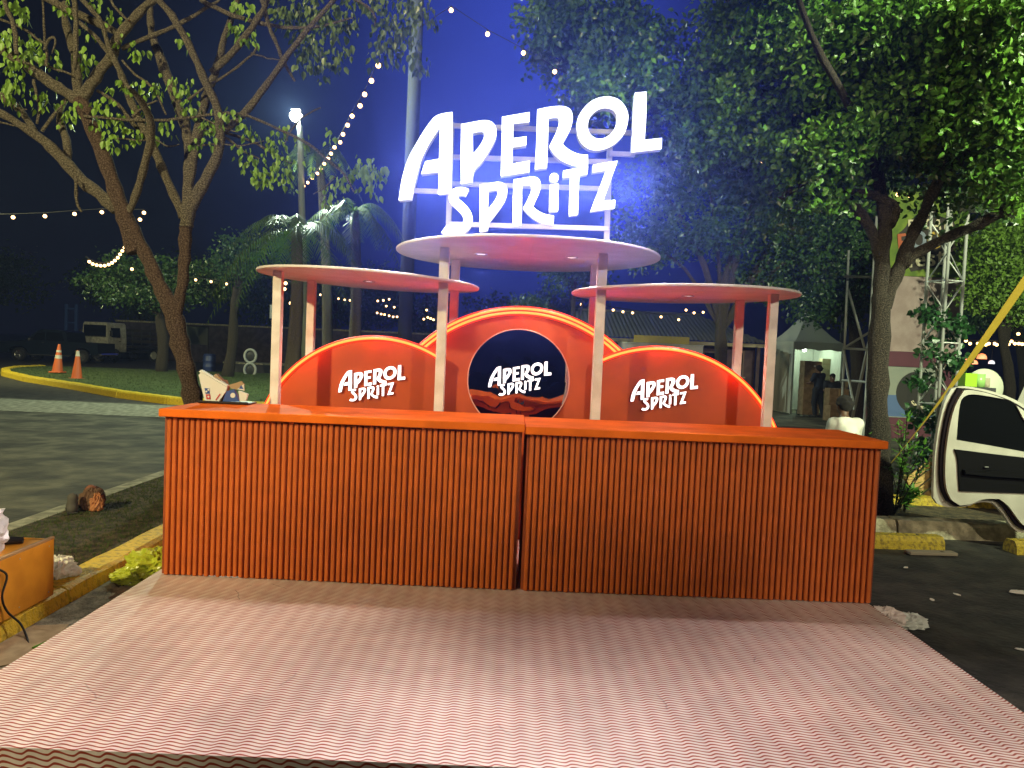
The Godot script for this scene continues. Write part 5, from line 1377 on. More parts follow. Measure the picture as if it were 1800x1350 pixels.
func tent() -> void:
	var a := V(9.625,2.463,-25)
	var b := V(11.403,2.426,-25.3)
	var c := V(9.457,2.544,-27)
	var d := b + c - a
	var o := V(a.x, 0, a.z)
	var t := thing("party_tent", "small white peaked tent lit from inside, with cartons under it", "tent", o)
	var cloth := plain("tent_cloth", 0.40, 0.40, 0.37, 0.7)
	cloth.backlight_enabled = true
	cloth.backlight = Color(0.16, 0.16, 0.14)
	var peak := (b + c) * 0.5
	peak.y = V(10.084,3.592,-26).y
	var corners := [a, b, d, c]
	for i in 4:
		var p: Vector3 = corners[i] - o
		var q: Vector3 = corners[(i + 1) % 4] - o
		p.y = a.y; q.y = a.y
		var mb := MB.new(true)
		for j in 6:
			var f0 := j / 6.0
			var f1 := (j + 1) / 6.0
			var k0 := pow(f0, 1.35)
			var k1 := pow(f1, 1.35)
			var pk := peak - o
			var A := V(lerpf(p.x, pk.x, f0), lerpf(p.y, pk.y, k0), lerpf(p.z, pk.z, f0))
			var B := V(lerpf(q.x, pk.x, f0), lerpf(q.y, pk.y, k0), lerpf(q.z, pk.z, f0))
			var C := V(lerpf(q.x, pk.x, f1), lerpf(q.y, pk.y, k1), lerpf(q.z, pk.z, f1))
			var D := V(lerpf(p.x, pk.x, f1), lerpf(p.y, pk.y, k1), lerpf(p.z, pk.z, f1))
			mb.quad(A, B, C, D)
		put("roof_panel", mb.done(), cloth, t)
		var vb := MB.new(true)
		for j in 8:
			var s0 := 0.26 + 0.03 * sin(j * 1.9 + i)
			var s1 := 0.26 + 0.03 * sin((j + 1) * 1.9 + i)
			var P0 := p.lerp(q, j / 8.0)
			var P1 := p.lerp(q, (j + 1) / 8.0)
			vb.quad(P0, P1, P1 - V(0, s1, 0), P0 - V(0, s0, 0))
		put("valance", vb.done(), cloth, t)
		put("leg", rod(V(p.x, 0, p.z), p, 0.03, 8), M.galvanised, t)
	for e in [[1, 2], [2, 3], [3, 0]]:
		var p: Vector3 = corners[e[0]] - o
		var q: Vector3 = corners[e[1]] - o
		if e[0] == 1: p = p.lerp(q, 0.05)
		var mb := MB.new(true)
		for j in 14:
			var P0 := p.lerp(q, j / 14.0)
			var P1 := p.lerp(q, (j + 1) / 14.0)
			var n0 := V(sin(j * 1.3), 0, cos(j * 1.7)) * 0.04
			var n1 := V(sin((j + 1) * 1.3), 0, cos((j + 1) * 1.7)) * 0.04
			mb.quad(V(P0.x, 0.02, P0.z) + n0, V(P1.x, 0.02, P1.z) + n1, V(P1.x, a.y - 0.1, P1.z) + n1 * 0.3, V(P0.x, a.y - 0.1, P0.z) + n0 * 0.3)
		put("side_wall", mb.done(), cloth, t)
	put("finial", rod(peak - o, peak - o + V(0, 0.32, 0), 0.02), M.galvanised, t)
	var mid := (b + c) * 0.5 - o
	var l := put("lamp_bulb", ball(0.07, 12), M.lamp_glow, t, V(mid.x, a.y - 0.25, mid.z))
	put("lamp_cord", rod(V(mid.x, a.y - 0.18, mid.z), peak - o - V(0, 0.05, 0), 0.008), M.black_rubber, t)
	omni(t, o + V(mid.x, a.y - 0.25, mid.z), 1.6, Color(0.86, 1.0, 0.84), 0.07)
	# cartons
	M.tape = plain("tape", 0.34, 0.25, 0.14, 0.35)
	var kraft := worn("kraft", [0.17, 0.115, 0.065], [0.25, 0.17, 0.10], 0.8, 0.85, 0.0, 81)
	var pale := worn("kraft_pale", [0.34, 0.29, 0.17], [0.42, 0.36, 0.22], 0.8, 0.85, 0.0, 82)
	var s := V(9.89,0.091,-24.2)
	t = thing("hand_truck", "hand truck standing at the tent's open front, loaded with tall brown cartons", "hand truck", V(s.x, 0, s.z))
	for x in [-0.16, 0.16]:
		put("upright", rod(V(x, 0.12, -0.22), V(x, 1.25, -0.26), 0.016), M.dark_metal, t)
		put("wheel", MB.new(true).lathe([Vector2(0.001, -0.03), Vector2(0.10, -0.03), Vector2(0.12, 0), Vector2(0.10, 0.03), Vector2(0.001, 0.03)], 16, Vector3.ZERO, Basis(Vector3.BACK, PI / 2)).done(), M.black_rubber, t, V(x * 1.4, 0.125, -0.22))
	put("toe_plate", box_mesh(V(0.42, 0.015, 0.34), 0.003), M.dark_metal, t, V(0, 0.05, 0))
	for k in 4:
		var cb := thing("carton", ["brown carton at the bottom of the hand truck's load", "brown carton second up on the hand truck", "brown carton third up on the hand truck", "topmost brown carton of the hand truck's load"][k], "box", V(s.x, 0.06 + 0.44 * k + 0.22, s.z), rng.randf_range(-0.04, 0.04), "cartons at the white tent")
		var m: Material = kraft
		put("body", box_mesh(V(0.56, 0.436, 0.40), 0.008), m, cb)
		put("tape", box_mesh(V(0.05, 0.004, 0.404), 0.001), M.tape, cb, V(0, 0.219, 0))
		put("label", box_mesh(V(0.06, 0.06, 0.003), 0.001), plain("paper_label", 0.6, 0.6, 0.58, 0.6), cb, V(0.05, 0.06, 0.2015))
	var back := [V(11.208,0.728,-26.2), V(11.576,0.738,-26.3), V(11.757,0.562,-26)]
	for i in 3:
		for k in (5 if i < 2 else 3):
			var q: Vector3 = back[i]
			var cb := thing("carton", ["pale carton in the tent's back stack, %s up, nearest the hand truck", "pale carton in the middle back stack of the tent, %s up", "pale carton by the tent's far leg, %s up"][i] % ["lowest", "second", "third", "fourth", "fifth"][k], "box", V(q.x, 0.20 + 0.385 * k, q.z), rng.randf_range(-0.06, 0.06), "cartons at the white tent")
			put("body", box_mesh(V(0.31, 0.38, 0.32), 0.006), pale, cb)
			put("tape", box_mesh(V(0.31 * 1.01, 0.05, 0.004), 0.001), M.tape, cb, V(0, 0.0, 0.161))
	var f := V(10.083,0.095,-22.6)
	for k in 2:
		var cb := thing("carton", ["brown carton under another in front of the person in a cap", "brown carton on top of another in front of the person in a cap"][k], "box", V(f.x, 0.26 + 0.50 * k, f.z), 0.1 - 0.15 * k, "cartons at the white tent")
		put("body", box_mesh(V(0.58, 0.50, 0.42), 0.008), kraft, cb)
		put("tape", box_mesh(V(0.05, 0.2, 0.004), 0.001), M.tape, cb, V(0, 0.13, 0.211))

func tin_building() -> void:
	var zz := 25.0
	var l := V(2.954,2.233,-25)
	var r := V(8.762,2.387,-25)
	var y_eave := V(5.835,2.357,-25).y
	var y_ridge := V(6.485,3.376,-28).y
	var t := thing("tin_roofed_building", "low dark building with a corrugated tin roof behind the two canopies", "building", V((l.x + r.x) / 2 - 1.0, 0, -zz))
	var w := r.x - l.x + 2.0
	var wall := worn("dark_wall", [0.045, 0.025, 0.032], [0.075, 0.045, 0.05], 0.4, 0.9, 0.0, 91)
	put("wall", box_mesh(V(w - 0.5, y_eave - 0.05, 4.6), 0.01), wall, t, V(0, y_eave / 2 - 0.02, -2.9))
	var tin := plain("tin", 0.13, 0.13, 0.12, 0.6, 0.3)
	# corrugated sheets, hipped at the ends
	var mb := MB.new(true)
	var n := int(w / 0.045)
	var pt := func(i: int, f: float) -> Vector3:
		var x := -w / 2 + w * i / n
		var hip := 1.6
		var reach := clampf(minf((x + w / 2), (w / 2 - x)) / hip, 0.0, 1.0)
		var up := f * reach
		return V(x, lerpf(y_eave, y_ridge, up) + 0.02 * sin(i * 1.9), -3.1 * up)
	for i in n:
		for k in 3:
			mb.quad(pt.call(i, k / 3.0), pt.call(i + 1, k / 3.0), pt.call(i + 1, (k + 1) / 3.0), pt.call(i, (k + 1) / 3.0))
	put("roof", mb.done(), tin, t)
	put("ridge_cap", bar(V(-w / 2 + 1.6, y_ridge + 0.03, -3.1), V(w / 2 - 1.6, y_ridge + 0.03, -3.1), 0.08, 0.2), tin, t)
	put("fascia", box_mesh(V(w, 0.12, 0.03), 0.004), plain("fascia_cream", 0.26, 0.22, 0.14, 0.7), t, V(0, y_eave - 0.10, 0.02))
	for k in 4:
		put("roof_post", box_mesh(V(0.1, y_eave - 0.16, 0.1), 0.01), wall, t, V(-w / 2 + 0.3 + k * (w - 0.6) / 3, (y_eave - 0.16) / 2, -0.12))
	for q in [[V(7.069,1.641,-25), 0.75, 0.75], [V(7.958,1.622,-25), 0.35, 0.9]]:
		var o := put("window", box_mesh(V(q[1], q[2], 0.05), 0.005), plain("window_frame_brown", 0.10, 0.06, 0.05, 0.7), t, V(q[0].x - t.position.x, q[0].y, -0.58))
		put("pane", box_mesh(V(q[1] - 0.12, q[2] - 0.12, 0.012), 0.003), M.dark_glass, o, V(0, 0, 0.026))
		put("sill", box_mesh(V(q[1] + 0.1, 0.04, 0.10), 0.004), M.fascia_cream, o, V(0, -q[2] / 2 - 0.02, 0.03))
	var y := V(5.083,2.322,-24.8)
	t = thing("yellow_sign", "plain yellow sign board under the tin roof's eave", "sign", y)
	put("board", box_mesh(V(1.86, 0.24, 0.04), 0.006), plain("sign_yellow", 0.42, 0.34, 0.05, 0.6), t)
	put("frame_edge", box_mesh(V(1.9, 0.03, 0.05), 0.004), M.fascia_cream, t, V(0, -0.135, 0))
	y = V(5.051,1.996,-24.75)
	t = thing("white_banner", "long pale banner hanging just above the neon edge under the tin roof", "banner", y)
	put("cloth", box_mesh(V(2.85, 0.34, 0.012), 0.003), plain("banner_cloth", 0.36, 0.33, 0.34, 0.8), t)
	put("batten", box_mesh(V(2.9, 0.03, 0.03), 0.004), M.galvanised, t, V(0, 0.18, 0))

func person(label: String, category: String, at: Vector3, turn: float, pose: Dictionary, skin: Material, shirt: Material, trousers: Material, hair: Material, cell: float, cap := false) -> void:
	# pose: named joints; the body is one surface, clothes lie over it
	var t := thing("person", label, category, at, turn)
	var j := pose
	var head: Vector3 = j.head
	var up: Vector3 = (head - j.neck).normalized()
	var body := [[j.hip, 0.125, j.waist, 0.115], [j.waist, 0.115, j.chest, 0.135], [j.chest, 0.13, j.neck, 0.06], [j.neck, 0.055, head - up * 0.04, 0.055], [head - up * 0.035, 0.072, head + up * 0.05, 0.085], [head + V(0, -0.06, -0.03), 0.045, head + V(0, -0.04, -0.055), 0.035], [head + V(0, -0.01, -0.085), 0.014, head + V(0, -0.035, -0.102), 0.014]]
	var cloth := [[j.hip, 0.14, j.waist, 0.13], [j.waist, 0.135, j.chest, 0.155], [j.chest, 0.145, j.neck - up * 0.03, 0.075]]
	var legs := []
	for s in ["l", "r"]:
		var sx := -1.0 if s == "l" else 1.0
		body += [[head + V(sx * 0.078, -0.01, 0.01), 0.018, head + V(sx * 0.082, 0.015, 0.015), 0.015]]
		var sh: Vector3 = j["shoulder_" + s]
		body += [[j.neck, 0.05, sh, 0.058], [sh, 0.056, j["elbow_" + s], 0.044], [j["elbow_" + s], 0.043, j["wrist_" + s], 0.03]]
		var wd: Vector3 = (j["wrist_" + s] - j["elbow_" + s]).normalized()
		var side := wd.cross(V(0, 0, 1)).normalized()
		var wr: Vector3 = j["wrist_" + s]
		body += [[wr, 0.03, wr + wd * 0.08, 0.032]]
		for k in 4:
			var off := side * (k - 1.5) * 0.019
			body += [[wr + wd * 0.085 + off, 0.0105, wr + wd * (0.125 + 0.008 * (1.5 - absf(k - 1.5))) + off + V(0, 0, -0.02), 0.009]]
		body += [[wr + wd * 0.03 + side * 0.03, 0.012, wr + wd * 0.075 + side * 0.055, 0.010]]
		cloth += [[j.neck - up * 0.02, 0.06, sh, 0.072], [j.chest, 0.13, sh, 0.075], [sh, 0.074, sh.lerp(j["elbow_" + s], 0.72), 0.062]]
		body += [[j.hip + V(sx * 0.085, 0, 0), 0.095, j["knee_" + s], 0.062], [j["knee_" + s], 0.06, j["ankle_" + s], 0.04], [j["ankle_" + s], 0.042, j["ankle_" + s] + V(0, -0.045, -0.15), 0.036]]
		legs += [[j.hip + V(0, 0.04, 0), 0.135, j.hip + V(sx * 0.085, -0.02, 0), 0.118], [j.hip + V(sx * 0.085, 0, 0), 0.115, j["knee_" + s], 0.082], [j["knee_" + s], 0.08, j["ankle_" + s] + V(0, 0.03, 0), 0.062]]
		put("shoe", flesh([[j["ankle_" + s] + V(0, -0.03, 0.03), 0.052, j["ankle_" + s] + V(0, -0.045, -0.16), 0.045]], cell, 0.02), M.black_rubber, t)
	put("body", flesh(body, cell, 0.028), skin, t)
	put("shirt", flesh(cloth, cell, 0.035), shirt, t)
	put("trousers", flesh(legs, cell, 0.03), trousers, t)
	if cap:
		put("cap", flesh([[head + V(0, 0.065, 0.0), 0.088, head + V(0, 0.075, 0.0), 0.088], [head + V(0, 0.05, -0.08), 0.03, head + V(0, 0.045, -0.14), 0.022]], cell, 0.03), hair, t)
	else:
		var curls := [[head + V(0, 0.06, 0.02), 0.10, head + V(0, 0.03, 0.05), 0.095]]
		for k in 26:
			var d := V(rng.randfn(), absf(rng.randfn()) * 0.9 + 0.1, rng.randfn() * 0.8 + 0.5).normalized()
			curls.append([head + V(0, 0.03, 0.03) + d * 0.085, 0.032, head + V(0, 0.03, 0.03) + d * 0.105, 0.022])
		put("hair", flesh(curls, minf(cell, 0.012), 0.012), hair, t)
	for s in [-1.0, 1.0]:
		put("eye", ball(0.012, 8), M.white_frame, t, head + V(s * 0.031, 0.012, -0.076))
	put("mouth", MB.new().box(head + V(0, -0.058, -0.088), V(0.045, 0.009, 0.01), 0.003).done(), plain("lips", 0.15, 0.05, 0.04, 0.6), t)

func people() -> void:
	var skin := plain("skin_brown", 0.10, 0.05, 0.03, 0.55)
	var white := plain("cotton_white", 0.62, 0.60, 0.54, 0.85)
	var dark := plain("cotton_dark", 0.010, 0.012, 0.022, 0.9)
	var jeans := plain("denim", 0.03, 0.04, 0.07, 0.9)
	var hair := plain("hair_black", 0.008, 0.006, 0.005, 0.95)
	# seated on a crate beyond the counter, back to us
	var h := V(4.476,1.175,-9.7)
	var seat := thing("crate", "low wooden crate that the person in a white shirt sits on", "crate", V(h.x, 0.004, h.z - 0.03))
	for k in 4:
		put("slat", box_mesh(V(0.42, 0.085, 0.018), 0.003), M.bark, seat, V(0, 0.06 + k * 0.098, 0.18))
		put("slat", box_mesh(V(0.42, 0.085, 0.018), 0.003), M.bark, seat, V(0, 0.06 + k * 0.098, -0.18))
		put("slat", box_mesh(V(0.42, 0.018, 0.08), 0.003), M.bark, seat, V(0, 0.41, -0.14 + k * 0.094))
	for x in [-0.19, 0.19]:
		for z in [-0.15, 0.15]: put("corner_post", box_mesh(V(0.04, 0.395, 0.04), 0.003), M.bark, seat, V(x, 0.2, z))
	var hy := h.y
	person("person in a white shirt with short black curls, sitting beyond the counter's end", "person", V(h.x, 0, h.z), 0.25, {"head": V(0.02, hy, -0.10), "neck": V(0, hy - 0.17, -0.03), "chest": V(0, hy - 0.34, 0.02), "waist": V(0, 0.68, 0.02), "hip": V(0, 0.545, 0.0), "shoulder_l": V(-0.18, hy - 0.22, -0.01), "shoulder_r": V(0.18, hy - 0.22, -0.01), "elbow_l": V(-0.24, hy - 0.47, -0.08), "elbow_r": V(0.24, hy - 0.47, -0.08), "wrist_l": V(-0.12, 0.63, -0.27), "wrist_r": V(0.12, 0.63, -0.27), "knee_l": V(-0.13, 0.52, -0.42), "knee_r": V(0.13, 0.52, -0.42), "ankle_l": V(-0.13, 0.10, -0.44), "ankle_r": V(0.13, 0.10, -0.44)}, skin, white, jeans, hair, 0.016)
	# two helpers at the tent
	var p := V(10.27,1.316,-23.4)
	var stand := {"head": V(0, 1.56, -0.02), "neck": V(0, 1.40, 0.0), "chest": V(0, 1.22, 0.0), "waist": V(0, 1.04, 0.0), "hip": V(0, 0.90, 0.0), "shoulder_l": V(-0.19, 1.37, 0), "shoulder_r": V(0.19, 1.37, 0), "elbow_l": V(-0.24, 1.10, -0.04), "elbow_r": V(0.24, 1.10, -0.04), "wrist_l": V(-0.17, 1.02, -0.28), "wrist_r": V(0.17, 1.02, -0.28), "knee_l": V(-0.10, 0.49, -0.02), "knee_r": V(0.10, 0.49, -0.02), "ankle_l": V(-0.10, 0.085, 0.02), "ankle_r": V(0.10, 0.085, 0.02)}
	var k: float = (p.y - 0.02) / 1.56
	for e in stand.keys(): stand[e] = stand[e] * V(1, k, 1)
	person("person in a dark cap and dark clothes standing behind two brown cartons", "person", V(p.x, 0, p.z), PI, stand, skin, dark, dark, hair, 0.025, true)
	p = V(10.055,1.455,-23.9)
	person("person in dark blue clothes standing with the back to us beside the hand truck", "person", V(p.x, 0, p.z), 0.5, {"head": V(0, 1.55, -0.03), "neck": V(0, 1.40, 0.0), "chest": V(0, 1.22, 0.0), "waist": V(0, 1.04, 0.0), "hip": V(0, 0.90, 0.0), "shoulder_l": V(-0.19, 1.37, 0), "shoulder_r": V(0.19, 1.37, 0), "elbow_l": V(-0.27, 1.12, -0.10), "elbow_r": V(0.24, 1.10, -0.04), "wrist_l": V(-0.24, 1.08, -0.33), "wrist_r": V(0.20, 0.94, -0.20), "knee_l": V(-0.10, 0.49, -0.06), "knee_r": V(0.10, 0.49, 0.04), "ankle_l": V(-0.10, 0.085, 0.0), "ankle_r": V(0.10, 0.085, 0.14)}, skin, plain("cotton_navy", 0.012, 0.018, 0.045, 0.9), dark, hair, 0.025)

func right_background() -> void:
	tin_building()
	tent()
	scaffold()
	festival_board()
	truss()
	people()
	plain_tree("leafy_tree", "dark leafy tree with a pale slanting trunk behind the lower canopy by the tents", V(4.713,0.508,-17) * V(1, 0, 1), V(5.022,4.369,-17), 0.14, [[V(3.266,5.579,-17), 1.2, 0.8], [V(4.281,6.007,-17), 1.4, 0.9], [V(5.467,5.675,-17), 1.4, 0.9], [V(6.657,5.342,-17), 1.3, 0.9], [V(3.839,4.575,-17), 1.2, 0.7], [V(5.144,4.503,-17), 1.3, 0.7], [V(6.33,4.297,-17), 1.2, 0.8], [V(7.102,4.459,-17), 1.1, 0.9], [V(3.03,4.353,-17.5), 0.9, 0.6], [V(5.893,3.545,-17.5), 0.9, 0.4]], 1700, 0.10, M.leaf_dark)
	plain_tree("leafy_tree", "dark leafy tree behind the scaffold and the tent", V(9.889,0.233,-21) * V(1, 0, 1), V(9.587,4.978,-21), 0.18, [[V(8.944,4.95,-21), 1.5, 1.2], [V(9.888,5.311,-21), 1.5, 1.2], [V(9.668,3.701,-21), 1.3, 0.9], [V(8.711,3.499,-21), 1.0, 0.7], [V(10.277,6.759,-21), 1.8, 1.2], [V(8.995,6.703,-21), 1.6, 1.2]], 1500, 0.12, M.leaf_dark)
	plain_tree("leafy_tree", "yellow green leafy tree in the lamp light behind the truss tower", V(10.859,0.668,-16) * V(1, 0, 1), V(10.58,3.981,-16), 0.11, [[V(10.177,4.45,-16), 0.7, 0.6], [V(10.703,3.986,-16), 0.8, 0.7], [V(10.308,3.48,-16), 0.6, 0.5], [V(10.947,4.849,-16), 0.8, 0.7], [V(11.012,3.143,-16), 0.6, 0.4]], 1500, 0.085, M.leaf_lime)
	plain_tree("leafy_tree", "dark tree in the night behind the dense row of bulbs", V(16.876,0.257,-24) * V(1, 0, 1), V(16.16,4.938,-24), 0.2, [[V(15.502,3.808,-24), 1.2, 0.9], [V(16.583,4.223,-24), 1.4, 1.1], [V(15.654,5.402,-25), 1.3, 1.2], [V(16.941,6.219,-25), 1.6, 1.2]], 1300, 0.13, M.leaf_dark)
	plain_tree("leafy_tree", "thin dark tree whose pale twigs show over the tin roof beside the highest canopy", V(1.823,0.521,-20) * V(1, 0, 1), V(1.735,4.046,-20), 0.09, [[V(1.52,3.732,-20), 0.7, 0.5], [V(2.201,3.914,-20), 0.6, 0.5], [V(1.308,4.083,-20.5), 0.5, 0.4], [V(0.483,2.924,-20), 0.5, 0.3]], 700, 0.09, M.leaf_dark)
	# pendant lamps
	var shade := glow("pendant_glow", 1.0, 0.22, 0.05, 1.6)
	var pale := glow("pendant_glow_pale", 0.9, 0.9, 1.0, 1.0)
	var ps := [[V(12.158,2.099,-19), 0.115, "orange dome lamp hanging highest behind the ivy truss"], [V(11.785,1.966,-19), 0.09, "orange dome lamp nearest the ivy truss"], [V(11.963,1.944,-19), 0.09, "orange dome lamp hanging just over the white disc's rim"], [V(12.418,1.964,-19), 0.075, "white dome lamp beside the orange dome lamps"]]
	for i in ps.size():
		var q: Vector3 = ps[i][0]
		var r: float = ps[i][1]
		var t := thing("pendant_lamp", ps[i][2], "lamp", q, 0.0, "dome lamps behind the ivy truss")
		put("lamp_shade", MB.new(true).lathe([Vector2(r, -r * 0.5), Vector2(r * 0.95, 0.0), Vector2(r * 0.7, r * 0.45), Vector2(r * 0.3, r * 0.68), Vector2(0.002, r * 0.72)], 18).done(), pale if i == 3 else shade, t)
		put("cord", rod(V(0, r * 0.7, 0), V(0, 0.55, 0), 0.006), M.black_rubber, t)
		omni(t, q + V(0, -r * 0.7, 0), 0.03, Color(1, 0.5, 0.25) if i < 3 else Color(0.9, 0.9, 1.0), 0.05)
	# strip lamp far behind the tent
	var sl := V(12.831,4.825,-32)
	var t2 := thing("strip_lamp", "pale strip lamp under a far eave above the white tent", "lamp", sl)
	put("tube", box_mesh(V(1.25, 0.10, 0.08), 0.02), glow("strip_glow", 0.8, 0.9, 0.78, 0.8), t2)
	for x in [-0.55, 0.55]: put("hanger", rod(V(x, 0.05, 0), V(x, 0.7, 0), 0.012), M.dark_metal, t2)
	put("eave_beam", box_mesh(V(3.4, 0.14, 0.14), 0.01), M.dark_metal, t2, V(0, 0.75, 0))
	put("eave_post", box_mesh(V(0.12, sl.y + 0.68, 0.12), 0.01), M.dark_metal, t2, V(1.5, (0.68 - sl.y) / 2, 0))
	# tin awning
	var aw := V(5.503,4.134,-9)
	t2 = thing("tin_awning", "corner of a grey corrugated tin awning at the picture's edge", "awning", aw)
	var mb := MB.new(true)
	for i in 40:
		for k in 5:
			var p := func(a: int, b: int) -> Vector3:
				return V(0.06 + a * 0.05 + b * 0.06, -0.045 * b + 0.018 * sin(b * 2.2) - a * 0.004, -0.22 * b)
			mb.quad(p.call(i, k), p.call(i + 1, k), p.call(i + 1, k + 1), p.call(i, k + 1))
	put("sheet", mb.done(), plain("tin_pale", 0.34, 0.35, 0.35, 0.35, 0.5), t2)
	for k in 3:
		put("gutter_roll", rod(V(0.02 + k * 0.07, -0.05 - k * 0.075, 0.02), V(2.2, -0.03 - k * 0.075, 0.02), 0.036, 10), M.tin_pale, t2)
	put("awning_post", box_mesh(V(0.09, aw.y - 0.25, 0.09), 0.01), M.galvanised, t2, V(1.6, -0.25 - (aw.y - 0.25) / 2, -0.4))

# ------------------------------------------------------------------ foreground things
func crumpled(r: Vector3, seed_: int, amp := 0.28, seg := 26, flat_base := true) -> ArrayMesh:
	# thin stuff balled up: folds at two scales
	var n1 := noise(seed_, 1.0, 3)
	n1.fractal_type = FastNoiseLite.FRACTAL_RIDGED
	var mb := MB.new(false)
	var pt := func(i: int, k: int) -> Vector3:
		var th := PI * i / (seg / 2)
		var a := TAU * (k % seg) / seg
		var d := V(sin(th) * cos(a), cos(th), sin(th) * sin(a))
		var f := 1.0 + amp * n1.get_noise_3dv(d * 1.3) + amp * 0.6 * n1.get_noise_3dv(d * 3.1 + Vector3.ONE * 7) + amp * 0.15 * n1.get_noise_3dv(d * 8.0 + Vector3.ONE * 3)
		var p := d * r * f
		if flat_base and p.y < -r.y * 0.75: p.y = -r.y * 0.75
		return p
	for i in seg / 2:
		for k in seg:
			mb.quad(pt.call(i, k), pt.call(i, k + 1), pt.call(i + 1, k + 1), pt.call(i + 1, k))
	return mb.done()

func left_foreground() -> void:
	# yellow orange box on the kerb
	var box := worn("box_orange", [0.56, 0.23, 0.008], [0.68, 0.30, 0.014], 0.6, 0.6, 0.0, 101)
	var x1 := -2.745
	var y0 := 0.102
	var y1: float = V(-2.759,0.454,-4.53).y
	var t := thing("plywood_box", "amber painted plywood box on the yellow kerb, holding a shopping bag", "box", V(x1 - 0.32, y0, -3.38))
	var h := y1 - y0
	put("side_board", box_mesh(V(0.018, h, 2.26), 0.003), box, t, V(0.311, h / 2, 0))
	put("side_board", box_mesh(V(0.018, h, 2.26), 0.003), box, t, V(-0.311, h / 2, 0))
	put("end_board", box_mesh(V(0.60, h, 0.018), 0.003), box, t, V(0, h / 2, -1.118))
	put("end_board", box_mesh(V(0.60, h, 0.018), 0.003), box, t, V(0, h / 2, 1.118))
	put("top_board", box_mesh(V(0.60, 0.018, 2.21), 0.003), box, t, V(0, h - 0.012, 0))
	for k in 5:
		for yy in [0.035, h - 0.035]:
			put("screw", MB.new(true).lathe([Vector2(0.001, 0.0015), Vector2(0.0045, 0.001), Vector2(0.005, 0.0)], 10, V(0.3205, yy, -1.08 + k * 0.27), Basis(Vector3.BACK, -PI / 2)).done(), M.steel, t)
	put("edge_strip", box_mesh(V(0.022, 0.018, 2.262), 0.003), plain("ply_edge", 0.36, 0.22, 0.09, 0.8), t, V(0.311, h + 0.007, 0))
	var top := y1 - 0.003
	var p := V(-2.708,0.626,-4.05)
	var bag := plain("white_film", 0.62, 0.60, 0.60, 0.35)
	bag.backlight_enabled = true
	bag.backlight = Color(0.5, 0.5, 0.5)
	t = thing("shopping_bag", "full white plastic shopping bag standing on the amber box", "bag", V(-2.98, top, -4.12))
	put("bag_body", crumpled(V(0.13, 0.15, 0.14), 5, 0.36, 72), bag, t, V(0, 0.113, 0))
	put("handle", MB.new(true).tube([V(-0.06, 0.20, 0.0), V(-0.07, 0.27, 0.02), V(-0.01, 0.285, 0.03), V(0.03, 0.25, 0.02), V(0.05, 0.19, 0.0)], [0.02, 0.012, 0.010, 0.012, 0.02], 6, true, 0.5).done(), bag, t)
	t = thing("laptop", "closed black laptop lying on the amber box under the bag", "laptop", V(-2.95, top, -3.95), 0.25)
	put("base", box_mesh(V(0.25, 0.014, 0.36), 0.004), M.black_plastic, t, V(0, 0.008, 0))
	put("lid", box_mesh(V(0.248, 0.007, 0.358), 0.003), M.dark_metal, t, V(0, 0.019, 0))
	put("port_strip", box_mesh(V(0.002, 0.005, 0.12), 0.0005), M.steel, t, V(0.1255, 0.009, 0.05))
	t = thing("tool_roll", "dark rolled cloth lying at the far end of the amber box", "cloth roll", V(-2.90, top + 0.022, -4.38), 0.0)
	put("roll", MB.new(true).tube([V(-0.16, 0, 0.08), V(-0.05, 0.004, 0.04), V(0.05, 0, 0.0)], [0.02, 0.026, 0.018], 10).done(), M.dark_metal, t)
	put("strap", MB.new(true).lathe([Vector2(0.027, -0.012), Vector2(0.028, 0.012)], 12, V(-0.05, 0.004, 0.04), Basis(Vector3.BACK, PI / 2) * Basis(Vector3.RIGHT, 0.3)).done(), M.black_plastic, t)
	# cable
	t = thing("power_cable", "thin black cable hanging down the amber box to the gutter", "cable", V(x1, 0, -4.0))
	var cab := [V(-2.90, top + 0.01, -3.95), V(-2.80, top + 0.008, -3.98), V(-2.735, top - 0.03, -3.99), V(-2.730, 0.36, -4.06), V(-2.728, 0.26, -4.02), V(-2.726, 0.16, -4.06), V(-2.68, 0.08, -4.10), V(-2.62, 0.03, -4.06), V(-2.55, 0.012, -3.98), V(-2.44, 0.012, -3.86)]
	var flat := []
	for c in cab: flat += [c.x, c.y, c.z, 0.006]
	var l := limb(flat, 0.0, 5)
	for i in l[0].size(): l[0][i] -= t.position
	put("cord", MB.new(true).tube(l[0], l[1], 7).done(), M.black_rubber, t)
	# flat cardboard and a green scrap
	var kraft := worn("card_flat", [0.32, 0.24, 0.12], [0.44, 0.34, 0.18], 1.2, 0.9, 0.0, 105)
	t = thing("cardboard", "flattened piece of brown cardboard lying in the gutter", "cardboard", V(-2.60, 0.012, -3.98))
	put("sheet", MB.new().prism(pairs([-0.08, -0.24, 0.10, -0.28, 0.16, -0.05, 0.12, 0.24, -0.04, 0.36, -0.10, 0.10]), 0.0, 0.006, Transform3D(Basis(Vector3.RIGHT, Vector3.BACK, Vector3.UP).rotated(Vector3.RIGHT, 0.02), Vector3.ZERO)).done(), kraft, t)
	put("flap", MB.new().prism(pairs([-0.05, 0.0, 0.05, 0.02, 0.06, 0.10, -0.06, 0.12]), 0.0, 0.005, Transform3D(Basis(Vector3.RIGHT, 0.35) * Basis(Vector3.RIGHT, Vector3.BACK, Vector3.UP), V(0.0, 0.012, -0.2))).done(), kraft, t)
	t = thing("paper_scrap", "bright green scrap of paper beside the flattened cardboard", "paper", V(-2.47, 0.012, -4.02))
